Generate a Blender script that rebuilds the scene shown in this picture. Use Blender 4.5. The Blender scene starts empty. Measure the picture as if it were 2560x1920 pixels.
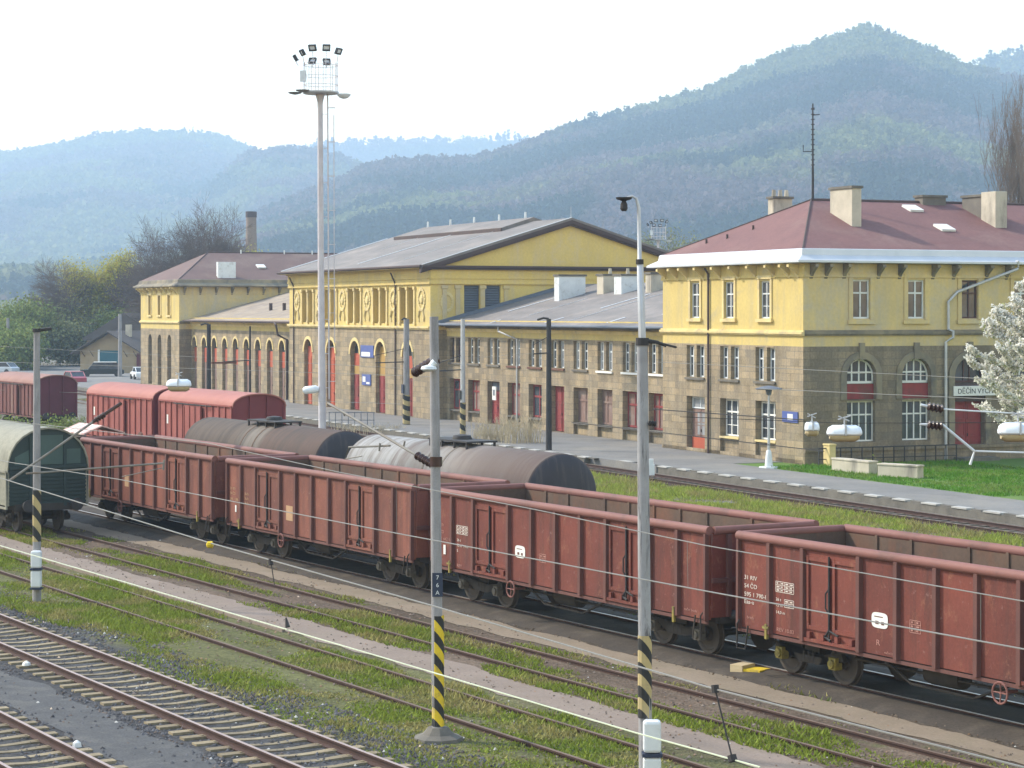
import bpy, math, random
import numpy as np
from mathutils import Vector, Matrix, noise as mnoise
S = bpy.context.scene
COL = S.collection
R = math.radians
F, HZ, CZ = 5600.0, 778.0, 7.92          # focal length and horizon of the 2560x1920 photograph, eye height
ST, CT = 0.5054, 0.8629                  # heading of the yard tracks
SB, CB = 0.4004, 0.9163                  # heading of the station front
rng = random.Random(7)
nrng = np.random.default_rng(7)

def tpt(q, p, z=0.0): return Vector((q*ST+p*CT, -q*CT+p*ST, z))      # yard-track frame -> world
def bpt(q, p, z=0.0): return Vector((q*SB+p*CB, -q*CB+p*SB, z))      # station frame -> world
RT = math.atan2(-CT, ST); RB = math.atan2(-CB, SB)
def gnd(px, py, z=0.0):
    Y = F*(CZ-z)/(py-HZ); return Vector(((px-1280)/F*Y, Y, z))
def at(px, py, Y): return Vector(((px-1280)/F*Y, Y, CZ-(py-HZ)*Y/F))

# ------------------------------------------------------------------ materials
def _n(nt, t, **k):
    n = nt.nodes.new(t)
    for a, b in k.items():
        if a.startswith('i_'):
            n.inputs[a[2:].replace('_', ' ')].default_value = b
        else: setattr(n, a, b)
    return n
def rgba(c): return (c[0], c[1], c[2], 1.0)
def newmat(name):
    m = bpy.data.materials.new(name); m.use_nodes = True
    nt = m.node_tree; b = nt.nodes['Principled BSDF']
    return m, nt, b
def coords(nt, stretch=(1,1,1), kind='Object'):
    tc = _n(nt, 'ShaderNodeTexCoord'); mp = _n(nt, 'ShaderNodeMapping')
    mp.inputs['Scale'].default_value = stretch
    nt.links.new(tc.outputs[kind], mp.inputs['Vector']); return mp.outputs['Vector']
def noise_tex(nt, vec, scale, detail=5, rough=.6, dist=0.0):
    n = _n(nt, 'ShaderNodeTexNoise', i_Scale=scale, i_Detail=detail, i_Roughness=rough, i_Distortion=dist)
    nt.links.new(vec, n.inputs['Vector']); return n.outputs['Fac']
def ramp(nt, fac, stops, interp='LINEAR'):
    r = _n(nt, 'ShaderNodeValToRGB'); e = r.color_ramp.elements; r.color_ramp.interpolation = interp
    while len(e) < len(stops): e.new(0.5)
    for i, (p, c) in enumerate(stops):
        e[i].position = p; e[i].color = rgba(c) if not isinstance(c, (int, float)) else (c, c, c, 1)
    nt.links.new(fac, r.inputs['Fac']); return r.outputs['Color']
def mixc(nt, fac, a, b, mode='MIX'):
    m = _n(nt, 'ShaderNodeMix', data_type='RGBA', blend_type=mode)
    for s, v in ((0, fac), (6, a), (7, b)):
        if hasattr(v, 'is_linked') or hasattr(v, 'links'): nt.links.new(v, m.inputs[s])
        else: m.inputs[s].default_value = v if s == 0 else rgba(v)
    return m.outputs[2]
def bump(nt, b, fac, strength=.3, dist=.02):
    bp = _n(nt, 'ShaderNodeBump', i_Strength=strength, i_Distance=dist)
    nt.links.new(fac, bp.inputs['Height']); nt.links.new(bp.outputs['Normal'], b.inputs['Normal'])
def M(name, c1, c2=None, sc=2.0, rough=.8, metal=0.0, stain=None, ssc=.7, sth=(.5,.68), stretch=(1,1,1), sstretch=(1,1,1),
      bmp=0.0, bsc=30, rnd=0.0, grain=0.0, gsc=40, spec=.35):
    m, nt, b = newmat(name)
    b.inputs['Roughness'].default_value = rough; b.inputs['Metallic'].default_value = metal
    b.inputs['Specular IOR Level'].default_value = spec
    c2 = c2 or tuple(x*.75 for x in c1)
    v = coords(nt, stretch)
    col = ramp(nt, noise_tex(nt, v, sc), [(.3, c1), (.7, c2)])
    if stain:
        v2 = coords(nt, sstretch)
        f = ramp(nt, noise_tex(nt, v2, ssc, 6, .65, .3), [(sth[0], 0.0), (sth[1], 1.0)])
        col = mixc(nt, f, col, stain)
    if grain:
        g = ramp(nt, noise_tex(nt, coords(nt), gsc, 3, .7), [(.3, 1-grain), (.7, 1+grain)])
        col = mixc(nt, 1.0, col, g, 'MULTIPLY')
    if rnd:
        oi = _n(nt, 'ShaderNodeObjectInfo')
        rr = ramp(nt, oi.outputs['Random'], [(0, 1-rnd), (1, 1+rnd)])
        col = mixc(nt, 1.0, col, rr, 'MULTIPLY')
    nt.links.new(col, b.inputs['Base Color'])
    if bmp: bump(nt, b, noise_tex(nt, coords(nt), bsc, 4), bmp)
    return m
def plaster(name, c1, c2, stain, amount, sc=.5):
    """limewashed render: broad fading, grey rain runs, worn patches"""
    m, nt, b = newmat(name)
    col = ramp(nt, noise_tex(nt, coords(nt), sc, 6, .65), [(.3,c1),(.7,c2)])
    col = mixc(nt, ramp(nt, noise_tex(nt, coords(nt,(1.6,1.6,.16)), .9, 7, .72), [(.50-amount,0.0),(.80-amount,.70)]), col, stain)
    col = mixc(nt, ramp(nt, noise_tex(nt, coords(nt), .42, 7, .7, .5), [(.56-amount,0.0),(.70-amount,.55)]), col, tuple(x*1.05 for x in stain))
    col = mixc(nt, ramp(nt, noise_tex(nt, coords(nt), 1.7, 7, .75), [(.63,0.0),(.69,.6)]), col, (.46,.42,.34))
    g = ramp(nt, noise_tex(nt, coords(nt), 6, 4, .7), [(.3,.93),(.7,1.07)]); col = mixc(nt, 1.0, col, g, 'MULTIPLY')
    nt.links.new(col, b.inputs['Base Color']); b.inputs['Roughness'].default_value = .93; b.inputs['Specular IOR Level'].default_value = .15
    bump(nt, b, noise_tex(nt, coords(nt), 3, 4), .12, .03); return m
def attr_mat(name, rough=.9, trans=0.0, attr='Col'):
    m, nt, b = newmat(name)
    a = _n(nt, 'ShaderNodeAttribute', attribute_name=attr)
    b.inputs['Roughness'].default_value = rough; b.inputs['Specular IOR Level'].default_value = .15
    nt.links.new(a.outputs['Color'], b.inputs['Base Color'])
    if trans:
        t = _n(nt, 'ShaderNodeBsdfTranslucent'); mx = _n(nt, 'ShaderNodeMixShader'); mx.inputs[0].default_value = trans
        nt.links.new(a.outputs['Color'], t.inputs['Color'])
        nt.links.new(b.outputs[0], mx.inputs[1]); nt.links.new(t.outputs[0], mx.inputs[2])
        nt.links.new(mx.outputs[0], nt.nodes['Material Output'].inputs['Surface'])
    return m

def ashlar(name, axis, dark=0.0):
    """big squared sandstone blocks, soot and lime stains; axis: which object axis runs along the wall"""
    m, nt, b = newmat(name)
    tc = _n(nt, 'ShaderNodeTexCoord'); sx = _n(nt, 'ShaderNodeSeparateXYZ'); cx = _n(nt, 'ShaderNodeCombineXYZ')
    nt.links.new(tc.outputs['Object'], sx.inputs[0])
    ad = _n(nt, 'ShaderNodeMath', operation='ADD')
    nt.links.new(sx.outputs['X'], ad.inputs[0]); nt.links.new(sx.outputs['Y'], ad.inputs[1])
    nt.links.new(ad.outputs[0], cx.inputs['X']); nt.links.new(sx.outputs['Z'], cx.inputs['Y'])
    br = _n(nt, 'ShaderNodeTexBrick', i_Scale=1.0, i_Mortar_Size=.018, i_Bias=-.1, i_Brick_Width=.82, i_Row_Height=.37)
    br.inputs['Color1'].default_value = rgba((.42,.315,.185)); br.inputs['Color2'].default_value = rgba((.17,.14,.10))
    br.inputs['Mortar'].default_value = rgba((.17,.14,.10))
    nt.links.new(cx.outputs[0], br.inputs['Vector'])
    v = coords(nt)
    col = mixc(nt, .45, br.outputs['Color'], ramp(nt, noise_tex(nt, v, .8, 6, .7), [(.27,(.12,.105,.085)),(.42,(.27,.225,.155)),(.54,(.33,.285,.215)),(.64,(.26,.24,.205)),(.77,(.46,.335,.20))]))
    streak = ramp(nt, noise_tex(nt, coords(nt, (1,1,.12)), 1.1, 6, .7), [(.42-dark*.25,0.0),(.72-dark*.25,1.0)])
    col = mixc(nt, mixc(nt, 1.0, streak, (.62,.62,.62), 'MULTIPLY'), col, (.12,.10,.08))
    grain = ramp(nt, noise_tex(nt, v, 9, 4, .7), [(.3,.78),(.7,1.18)])
    col = mixc(nt, 1.0, col, grain, 'MULTIPLY')
    nt.links.new(col, b.inputs['Base Color']); b.inputs['Roughness'].default_value = .95
    b.inputs['Specular IOR Level'].default_value = .15
    bump(nt, b, br.outputs['Fac'], -.4, .02)
    return m

MT = {}
MT['stone'] = ashlar('sandstone_ashlar', 0)
MT['stone_shade'] = ashlar('streaked_shade_sandstone', 1, .7)  # darker copy of the front stone, with end-wall shade put into its streaks
MT['plaster'] = plaster('yellow_plaster', (.60,.47,.175), (.49,.38,.15), (.36,.31,.21), .02)
MT['plaster_shade'] = plaster('weathered_shade_plaster', (.64,.49,.21), (.50,.39,.19), (.40,.365,.30), .07, .35)  # grey staining, plus a base toned to suit the shaded end walls
MT['plaster_gable'] = plaster('gable_yellow_plaster', (.70,.53,.165), (.58,.44,.155), (.55,.45,.31), .02, .3)
MT['trim'] = M('pale_yellow_trim', (.68,.55,.27), (.56,.44,.20), .8, .9, stain=(.33,.28,.20), ssc=.9, sth=(.5,.75), grain=.06)
MT['trim_dark'] = M('dark_moulding', (.30,.25,.16), (.17,.15,.12), .7, .9, stain=(.09,.085,.08), ssc=.6, sth=(.45,.7))  # much darker copy of the pale trim
MT['niche'] = M('ochre_niche', (.42,.28,.07), (.33,.22,.06), 1, .9)
MT['roof_red'] = M('red_brown_roof_felt', (.185,.092,.086), (.145,.072,.07), .5, .85, stain=(.22,.135,.12), ssc=.25, sth=(.5,.75), grain=.1, gsc=6, bmp=.15, bsc=8)
MT['roof_brown'] = M('brown_roof_felt', (.155,.098,.088), (.125,.082,.076), .5, .9, stain=(.19,.14,.12), ssc=.3, sth=(.5,.75), grain=.1, gsc=6)
MT['roof_grey'] = M('grey_roof_sheet', (.20,.18,.168), (.145,.13,.122), .35, .8, stain=(.255,.22,.195), ssc=.3, sth=(.5,.72), stretch=(.5,2,1), grain=.09, gsc=4)
MT['roof_tan'] = M('tan_roof_sheet', (.33,.265,.195), (.25,.195,.145), .5, .85, stain=(.20,.165,.14), ssc=.4, sth=(.5,.7), stretch=(.4,2,1), grain=.08, gsc=4)
MT['zinc'] = M('pale_zinc_sheet', (.56,.58,.61), (.48,.51,.55), .8, .5, .15, stain=(.42,.45,.49), ssc=.6, sth=(.55,.8))
MT['fascia'] = M('dark_brown_fascia', (.085,.055,.05), (.06,.045,.045), 1.5, .8)
MT['render'] = M('pale_chimney_render', (.52,.47,.38), (.40,.36,.29), 1.2, .92, stain=(.22,.20,.17), ssc=.9, sth=(.5,.7), sstretch=(1,1,.3), grain=.08)
MT['soot_render'] = M('sooty_chimney_render', (.12,.11,.10), (.20,.18,.15), 1.0, .92)
MT['door_red'] = M('oxide_red_door', (.27,.045,.045), (.20,.035,.035), 1.2, .7, stain=(.14,.05,.04), ssc=1.2, stretch=(2,2,.4))
MT['door_orange'] = M('orange_red_door', (.42,.10,.05), (.33,.07,.04), 1.0, .75, stretch=(2,2,.4))
MT['door_brown'] = M('faded_brown_door', (.24,.15,.12), (.16,.105,.09), 1.2, .85, stain=(.26,.20,.17), ssc=1, stretch=(2,2,.3))
MT['boards'] = M('ochre_boards', (.40,.25,.08), (.33,.2,.06), 1, .85)
MT['white'] = M('white_paint', (.72,.72,.69), (.62,.62,.60), 1.5, .6)
MT['offwhite'] = M('off_white_enamel', (.66,.69,.70), (.55,.58,.60), 2, .45, stain=(.40,.38,.34), ssc=2, sth=(.55,.75))
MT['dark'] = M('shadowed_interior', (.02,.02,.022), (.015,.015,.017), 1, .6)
MT['frame_brown'] = M('brown_window_frame', (.10,.05,.045), (.075,.04,.035), 2, .7)
def glass(name, c, rough=.12):
    m, nt, b = newmat(name)
    v = coords(nt)
    nt.links.new(ramp(nt, noise_tex(nt, v, .9, 3), [(.35, c), (.65, tuple(x*2.2 for x in c))]), b.inputs['Base Color'])
    b.inputs['Roughness'].default_value = rough; b.inputs['Specular IOR Level'].default_value = .6
    return m
MT['glass'] = glass('window_glass', (.035,.04,.048))
MT['curtain'] = M('net_curtain_behind_glass', (.34,.35,.36), (.20,.21,.23), 1.6, .25)
MT['louvre'] = M('blue_grey_louvre', (.14,.16,.20), (.10,.12,.15), 2, .7, stretch=(1,1,8))
MT['concrete'] = M('mast_concrete', (.31,.30,.305), (.24,.235,.24), 3, .9, stain=(.15,.145,.145), ssc=1.6, sth=(.5,.72), sstretch=(4,4,.4), grain=.08)
MT['wood_pole'] = M('blotchy_grey_concrete', (.34,.34,.35), (.24,.235,.24), 2.2, .92, stain=(.09,.085,.09), ssc=2.4, sth=(.53,.66), sstretch=(5,5,.5))
MT['galv'] = M('galvanised_steel', (.50,.51,.53), (.40,.41,.43), 3, .5, .4, stain=(.35,.29,.24), ssc=1.2, sth=(.6,.8))
MT['galv_dark'] = M('dull_grey_steel', (.22,.21,.19), (.15,.145,.13), 3, .65, .2, stain=(.2,.15,.11), ssc=1.5, sth=(.5,.7))
MT['tower'] = M('pinkish_grey_tower_paint', (.58,.545,.56), (.46,.42,.44), 1.5, .6, stain=(.36,.22,.18), ssc=.8, sth=(.58,.78), sstretch=(2,2,.3))
MT['iron'] = M('dark_iron', (.045,.042,.042), (.03,.028,.03), 4, .75)
MT['insul'] = M('brown_porcelain', (.055,.028,.022), (.04,.02,.018), 5, .3)
MT['rust'] = M('rusty_steel', (.17,.075,.05), (.10,.05,.038), 4, .85, grain=.15, gsc=30)
MT['wire'] = M('weathered_copper_wire', (.26,.25,.23), (.2,.2,.18), 1, .55, .3)
MT['yellow'] = M('warning_yellow', (.70,.50,.02), (.55,.40,.03), 4, .7, stain=(.30,.22,.06), ssc=4, sth=(.55,.7))
MT['black'] = M('warning_black', (.022,.022,.022), (.035,.034,.032), 5, .75)
MT['faded_yellow'] = M('faded_stripe_yellow', (.46,.36,.17), (.36,.29,.15), 3, .85, stain=(.2,.17,.11), ssc=3, sth=(.55,.7))
MT['plate_blue'] = M('dark_blue_plate', (.02,.03,.06), (.03,.04,.07), 3, .6)
MT['sign_blue'] = M('blue_sign', (.06,.09,.28), (.08,.11,.30), 3, .5)
MT['teal'] = M('teal_door', (.02,.11,.15), (.015,.085,.12), 1, .7)
MT['asphalt'] = M('worn_platform_asphalt', (.185,.18,.175), (.14,.137,.133), .35, .95, stain=(.225,.21,.185), ssc=.22, sth=(.48,.7), grain=.1, gsc=8, bmp=.1)
MT['kerb'] = M('kerb_stone', (.17,.155,.13), (.10,.092,.08), 1.4, .95, grain=.1, gsc=12)
MT['kerb_white'] = M('whitewashed_kerb', (.44,.43,.40), (.32,.31,.29), 2.0, .9, stain=(.26,.25,.22), ssc=3, sth=(.55,.7))
MT['path'] = M('trodden_path', (.235,.185,.15), (.18,.14,.112), .7, .97, stain=(.20,.16,.12), ssc=.8, sth=(.52,.72), grain=.14, gsc=16, bmp=.2, bsc=14)
MT['path_tan'] = M('tan_concrete_path', (.235,.185,.135), (.18,.142,.10), .7, .97, stain=(.19,.155,.105), ssc=.9, sth=(.5,.7), grain=.14, gsc=16, bmp=.2, bsc=14)
MT['rail_top'] = M('worn_rail_head', (.40,.30,.27), (.32,.235,.21), 1, .5, .4)
MT['rail_shiny'] = M('bright_rail_head', (.62,.60,.57), (.5,.48,.45), 1, .35, .6)
MT['rail'] = M('rusted_rail_web', (.062,.032,.026), (.045,.025,.021), 3, .9)
MT['rail_old'] = M('dull_rail', (.16,.11,.085), (.11,.08,.06), 2, .85)
MT['sleeper'] = M('concrete_sleeper', (.27,.22,.14), (.20,.16,.10), 3, .95, stain=(.13,.10,.07), ssc=2.2, sth=(.52,.7), rnd=.22, grain=.12, gsc=25)
MT['sleeper_old'] = M('old_timber_sleeper', (.10,.08,.06), (.07,.058,.045), 3, .95, rnd=.2)
# rolling stock
def wagon_paint(name, c1, c2):
    m, nt, b = newmat(name); L = nt.links.new
    col = ramp(nt, noise_tex(nt, coords(nt,(.8,.8,.8)), .9, 6, .65), [(.3,c1),(.7,c2)])
    tc = _n(nt,'ShaderNodeTexCoord'); sp = _n(nt,'ShaderNodeSeparateXYZ'); L(tc.outputs['Object'], sp.inputs[0])
    sn = _n(nt,'ShaderNodeMath', operation='SNAP'); L(sp.outputs['X'], sn.inputs[0]); sn.inputs[1].default_value = 1.15
    oi = _n(nt,'ShaderNodeObjectInfo'); ad = _n(nt,'ShaderNodeMath', operation='MULTIPLY_ADD'); L(oi.outputs['Random'], ad.inputs[0]); ad.inputs[1].default_value = 91.7; L(sn.outputs[0], ad.inputs[2])
    wn = _n(nt,'ShaderNodeTexWhiteNoise', noise_dimensions='1D'); L(ad.outputs[0], wn.inputs['W'])
    col = mixc(nt, 1.0, col, ramp(nt, wn.outputs['Value'], [(0,(.82,.80,.80)),(1,(1.20,1.12,1.05))]), 'MULTIPLY')     # each panel weathered its own way
    col = mixc(nt, ramp(nt, noise_tex(nt, coords(nt,(2.2,2.2,.22)), 1.3, 6, .7), [(.50,0.0),(.72,.75)]), col, (.062,.030,.026))   # dark runs
    col = mixc(nt, ramp(nt, noise_tex(nt, coords(nt,(1.2,1.2,.8)), 2.1, 7, .75), [(.56,0.0),(.68,.6)]), col, (.26,.115,.065))     # orange rust
    col = mixc(nt, ramp(nt, noise_tex(nt, coords(nt), 5.5, 6, .7), [(.62,0.0),(.70,.55)]), col, (.23,.135,.115))                   # scuffs
    g = ramp(nt, noise_tex(nt, coords(nt), 22, 3, .7), [(.3,.88),(.7,1.12)]); col = mixc(nt, 1.0, col, g, 'MULTIPLY')
    L(col, b.inputs['Base Color']); b.inputs['Roughness'].default_value = .68; b.inputs['Specular IOR Level'].default_value = .3
    bump(nt, b, noise_tex(nt, coords(nt,(1,1,.7)), 2.6, 3, .5), .35, .05)
    return m
MT['wagon'] = wagon_paint('oxide_red_wagon', (.165,.047,.035), (.115,.036,.029))
MT['wagon_pale'] = wagon_paint('faded_oxide_wagon', (.205,.078,.056), (.145,.056,.043))
MT['wagon_rib'] = M('dull_red_rib', (.135,.058,.048), (.10,.044,.038), 1.4, .75, grain=.1)
MT['wagon_rim'] = M('faded_pink_red_rim', (.205,.088,.074), (.16,.07,.06), 1.2, .7, stain=(.13,.062,.052), ssc=1.2, sth=(.55,.72), rnd=.06)
MT['wagon_in'] = M('rusty_wagon_interior', (.13,.085,.06), (.085,.058,.046), .9, .9, stain=(.17,.075,.045), ssc=.8, sth=(.52,.7), sstretch=(1,1,.4), grain=.14, gsc=10)
MT['under'] = M('grimy_underframe', (.035,.03,.027), (.055,.046,.038), 3, .9)
MT['wheel'] = M('wheel_steel', (.075,.06,.05), (.05,.042,.036), 3, .8)
MT['axle_yellow'] = M('yellow_axle_box', (.30,.24,.05), (.13,.11,.045), 9, .85)
MT['axle_grey'] = M('dusty_axle_box', (.16,.145,.12), (.09,.08,.07), 7, .85)
MT['mark'] = M('white_stencil', (.66,.60,.54), (.5,.42,.37), 6, .8)
MT['mark_dim'] = M('worn_stencil', (.44,.24,.20), (.30,.14,.115), 8, .85)
MT['mark_tan'] = M('tan_patch', (.42,.27,.15), (.36,.22,.13), 6, .85)
MT['covered'] = M('salmon_red_wagon', (.29,.085,.070), (.23,.066,.056), .9, .75, stain=(.20,.06,.052), ssc=.9, sth=(.5,.75), sstretch=(2,2,.3), grain=.1, gsc=8)
MT['covered_roof'] = M('faded_salmon_roof', (.36,.145,.118), (.30,.115,.095), .6, .75, stain=(.32,.11,.09), ssc=.5, sth=(.55,.8))
MT['covered_end'] = M('shade_crimson_wagon_end', (.175,.036,.040), (.14,.029,.034), .8, .75)  # side colour darkened, so the shade on the end is painted in
MT['dred'] = M('dark_red_wagon', (.17,.062,.055), (.12,.05,.046), 1, .8, stain=(.24,.17,.14), ssc=1.2, sth=(.55,.75), sstretch=(2,2,.25))
MT['dred_roof'] = M('pinkish_brown_roof', (.30,.17,.14), (.24,.13,.11), 1, .85)
MT['dred_end'] = M('shade_plum_wagon_end', (.115,.03,.045), (.09,.025,.037), 1, .8)  # plum tone puts the shade of the wagon end into its colour
MT['green_side'] = M('grey_green_weathered', (.27,.26,.205), (.20,.195,.155), .8, .85, stain=(.14,.135,.105), ssc=.7, sth=(.5,.75), grain=.12, gsc=10)
MT['green_end'] = M('dark_green_end', (.030,.048,.046), (.022,.036,.035), 1, .75, grain=.1)
MT['green_pane'] = M('dull_green_panel', (.055,.095,.085), (.042,.072,.066), 1, .6)
MT['timber'] = M('pale_timber', (.52,.42,.27), (.43,.34,.2), 3, .85, stretch=(1,6,6))
# ------------------------------------------------------------------ mesh building
class MB:
    def __init__(s, fn=None): s.v = []; s.f = []; s.mi = []; s.fn = fn; s.k = 0
    def add(s, vs, fs):
        o = len(s.v); s.v += [s.fn(*p) if s.fn else tuple(p) for p in vs]
        for f in fs: s.f.append([i+o for i in f]); s.mi.append(s.k)
        return s
    def box(s, x0, x1, y0, y1, z0, z1):
        s.add([(x0,y0,z0),(x1,y0,z0),(x1,y1,z0),(x0,y1,z0),(x0,y0,z1),(x1,y0,z1),(x1,y1,z1),(x0,y1,z1)],
              [(0,3,2,1),(4,5,6,7),(0,1,5,4),(1,2,6,5),(2,3,7,6),(3,0,4,7)]); return s
    def poly(s, pts): s.add(pts, [tuple(range(len(pts)))]); return s
    def tube(s, pts, rad, n=6, cap=True):
        pts = [Vector(p) for p in pts]; vs = []; fs = []
        rs = rad if isinstance(rad, (list, tuple)) else [rad]*len(pts)
        ref = None
        for i, p in enumerate(pts):
            d = (pts[min(i+1, len(pts)-1)] - pts[max(i-1, 0)])
            d = d.normalized() if d.length > 1e-9 else Vector((0,0,1))
            a = Vector((0,0,1)) if abs(d.z) < .9 else Vector((1,0,0))
            if ref is not None and abs(ref.dot(d)) < .95: u = (ref - d*ref.dot(d)).normalized()
            else: u = d.cross(a).normalized()
            ref = u; w = d.cross(u)
            for j in range(n):
                t = 2*math.pi*(j+.5)/n; vs.append(tuple(p + (u*math.cos(t)+w*math.sin(t))*rs[i]))
        for i in range(len(pts)-1):
            for j in range(n):
                fs.append((i*n+j, i*n+(j+1)%n, (i+1)*n+(j+1)%n, (i+1)*n+j))
        if cap: fs.append(tuple(range(n-1, -1, -1))); fs.append(tuple((len(pts)-1)*n+j for j in range(n)))
        s.add(vs, fs); return s
    def cyl(s, p0, p1, r0, r1=None, n=12, cap=True): return s.tube([p0, p1], [r0, r0 if r1 is None else r1], n, cap)
    def lathe(s, prof, c, axis='z', n=16):
        """prof: list of (radius, height) revolved round an axis through c"""
        vs = []; fs = []
        for r, h in prof:
            for j in range(n):
                t = 2*math.pi*j/n; a, b = r*math.cos(t), r*math.sin(t)
                vs.append({'z': (c[0]+a, c[1]+b, c[2]+h), 'x': (c[0]+h, c[1]+a, c[2]+b), 'y': (c[0]+b, c[1]+h, c[2]+a)}[axis])
        for i in range(len(prof)-1):
            for j in range(n): fs.append((i*n+j, i*n+(j+1)%n, (i+1)*n+(j+1)%n, (i+1)*n+j))
        fs.append(tuple(range(n-1,-1,-1))); fs.append(tuple((len(prof)-1)*n+j for j in range(n)))
        s.add(vs, fs); return s
    def prism(s, prof, a0, a1, axis='x'):
        """prof: closed outline in the plane across the axis, pushed from a0 to a1"""
        n = len(prof)
        mk = {'x': lambda a, p: (a, p[0], p[1]), 'y': lambda a, p: (p[0], a, p[1]), 'z': lambda a, p: (p[0], p[1], a)}[axis]
        s.add([mk(a0, p) for p in prof]+[mk(a1, p) for p in prof],
              [tuple(range(n-1,-1,-1)), tuple(range(n, 2*n))]+[(i,(i+1)%n,(i+1)%n+n,i+n) for i in range(n)]); return s
    def build(s, name, mat, parent=None, smooth=False, bevel=0.0):
        me = bpy.data.meshes.new(name); me.from_pydata(s.v, [], s.f)
        mats = mat if isinstance(mat, (list, tuple)) else [mat]
        for m in mats: me.materials.append(m)
        if len(mats) > 1: me.polygons.foreach_set('material_index', s.mi)
        if smooth:
            me.polygons.foreach_set('use_smooth', [True]*len(me.polygons))
            try: me.set_sharp_from_angle(angle=R(40))
            except Exception: pass
        me.update()
        o = bpy.data.objects.new(name, me); COL.objects.link(o)
        if parent: o.parent = parent
        if bevel:
            b = o.modifiers.new('bevel', 'BEVEL'); b.width = bevel; b.segments = 2; b.limit_method = 'ANGLE'
        return o
def link_mesh(name, me, parent=None):
    o = bpy.data.objects.new(name, me); COL.objects.link(o)
    if parent: o.parent = parent
    return o
def tag(o, label=None, cat=None, group=None, kind=None):
    if label: o['label'] = label
    if cat: o['category'] = cat
    if group: o['group'] = group
    if kind: o['kind'] = kind
    return o
def thing(name, label, cat, loc=(0,0,0), rz=0.0, group=None):
    o = bpy.data.objects.new(name, None); COL.objects.link(o); o.empty_display_size = .3
    o.location = loc; o.rotation_euler = (0,0,rz); return tag(o, label, cat, group)
def copy_tree(o, parent=None):
    c = o.copy(); COL.objects.link(c); c.parent = parent
    for ch in list(o.children): copy_tree(ch, c)
    return c
_font_cache = {}
def text_obj(name, s, size, mat, parent, loc, rot, depth=.004, align='LEFT', wide=1.0):
    key = (s, size, mat.name, align)
    if key not in _font_cache:
        cu = bpy.data.curves.new('lettering', 'FONT'); cu.body = s; cu.size = size; cu.extrude = depth; cu.align_x = align
        to = bpy.data.objects.new('lettering_source', cu); COL.objects.link(to)
        dg = bpy.context.evaluated_depsgraph_get(); me = bpy.data.meshes.new_from_object(to.evaluated_get(dg))
        bpy.data.objects.remove(to); bpy.data.curves.remove(cu)
        me.materials.clear(); me.materials.append(mat); _font_cache[key] = me
    o = link_mesh(name, _font_cache[key], parent); o.location = loc; o.rotation_euler = rot; o.scale = (wide,1,1); return o
def numpy_mesh(name, verts, faces_flat, nper, mat, col=None, smooth=False):
    """fast mesh of equal-sided faces with an optional per-vertex colour"""
    me = bpy.data.meshes.new(name); nv = len(verts); nf = len(faces_flat)//nper
    me.vertices.add(nv); me.vertices.foreach_set('co', np.asarray(verts, dtype=np.float32).ravel())
    me.loops.add(nf*nper); me.loops.foreach_set('vertex_index', np.asarray(faces_flat, dtype=np.int32).ravel())
    me.polygons.add(nf); me.polygons.foreach_set('loop_start', np.arange(0, nf*nper, nper, dtype=np.int32))
    if smooth: me.polygons.foreach_set('use_smooth', np.ones(nf, dtype=bool))
    me.materials.append(mat); me.update(calc_edges=True); me.validate()
    if col is not None:
        a = me.color_attributes.new('Col', 'FLOAT_COLOR', 'POINT')
        c = np.ones((nv, 4), dtype=np.float32); c[:, :3] = col; a.data.foreach_set('color', c.ravel())
    return me
def value_noise(x, y, seed=0):
    """smooth 2-D noise on arrays, 0..1"""
    xi = np.floor(x).astype(np.int64); yi = np.floor(y).astype(np.int64); xf = x-xi; yf = y-yi
    def h(a, b):
        n = (a*374761393 + b*668265263 + seed*974634777) & 0x7fffffff
        n = ((n ^ (n >> 13))*1274126177) & 0x7fffffff
        return ((n ^ (n >> 16)) & 0xffff)/65535.0
    u = xf*xf*(3-2*xf); v = yf*yf*(3-2*yf)
    return (h(xi,yi)*(1-u)+h(xi+1,yi)*u)*(1-v) + (h(xi,yi+1)*(1-u)+h(xi+1,yi+1)*u)*v
def fbm(x, y, seed=0, oct=4):
    t = 0; a = .5; s = 0
    for i in range(oct): t = t+a*value_noise(x*2**i, y*2**i, seed+i*17); s += a; a *= .5
    return t/s
# ------------------------------------------------------------------ camera, light, air
cam = bpy.data.cameras.new('camera'); co = bpy.data.objects.new('camera', cam); COL.objects.link(co)
co.location = (0,0,CZ); co.rotation_euler = (R(90),0,0)
cam.sensor_width = 36; cam.lens = 36*F/2560; cam.shift_y = -(960-HZ)/2560; cam.clip_start = .5; cam.clip_end = 12000
S.camera = co
EL = R(40); SV = Vector((-.93*math.cos(EL), .36*math.cos(EL), math.sin(EL))).normalized()
sun = bpy.data.lights.new('sun', 'SUN'); sun.energy = 2.6; sun.angle = R(3.0); sun.color = (1.0,.90,.75)
so = bpy.data.objects.new('sun', sun); COL.objects.link(so); so.rotation_euler = (-SV).to_track_quat('-Z','Y').to_euler(); so.location = (-60,-20,80)
W = bpy.data.worlds.new('World'); S.world = W; W.use_nodes = True
sky = W.node_tree.nodes.new('ShaderNodeTexSky'); sky.sky_type = 'NISHITA'; sky.sun_disc = False
sky.sun_elevation = EL; sky.sun_rotation = math.atan2(SV.x, SV.y); sky.dust_density = 0.5; sky.air_density = 2.0; sky.ozone_density = 0.0
wt = W.node_tree.nodes.new('ShaderNodeMix'); wt.data_type = 'RGBA'; wt.blend_type = 'MULTIPLY'; wt.inputs[0].default_value = 1.0; wt.inputs[7].default_value = (1.0,.945,.97,1)   # hazy spring air, a little pinker
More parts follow.
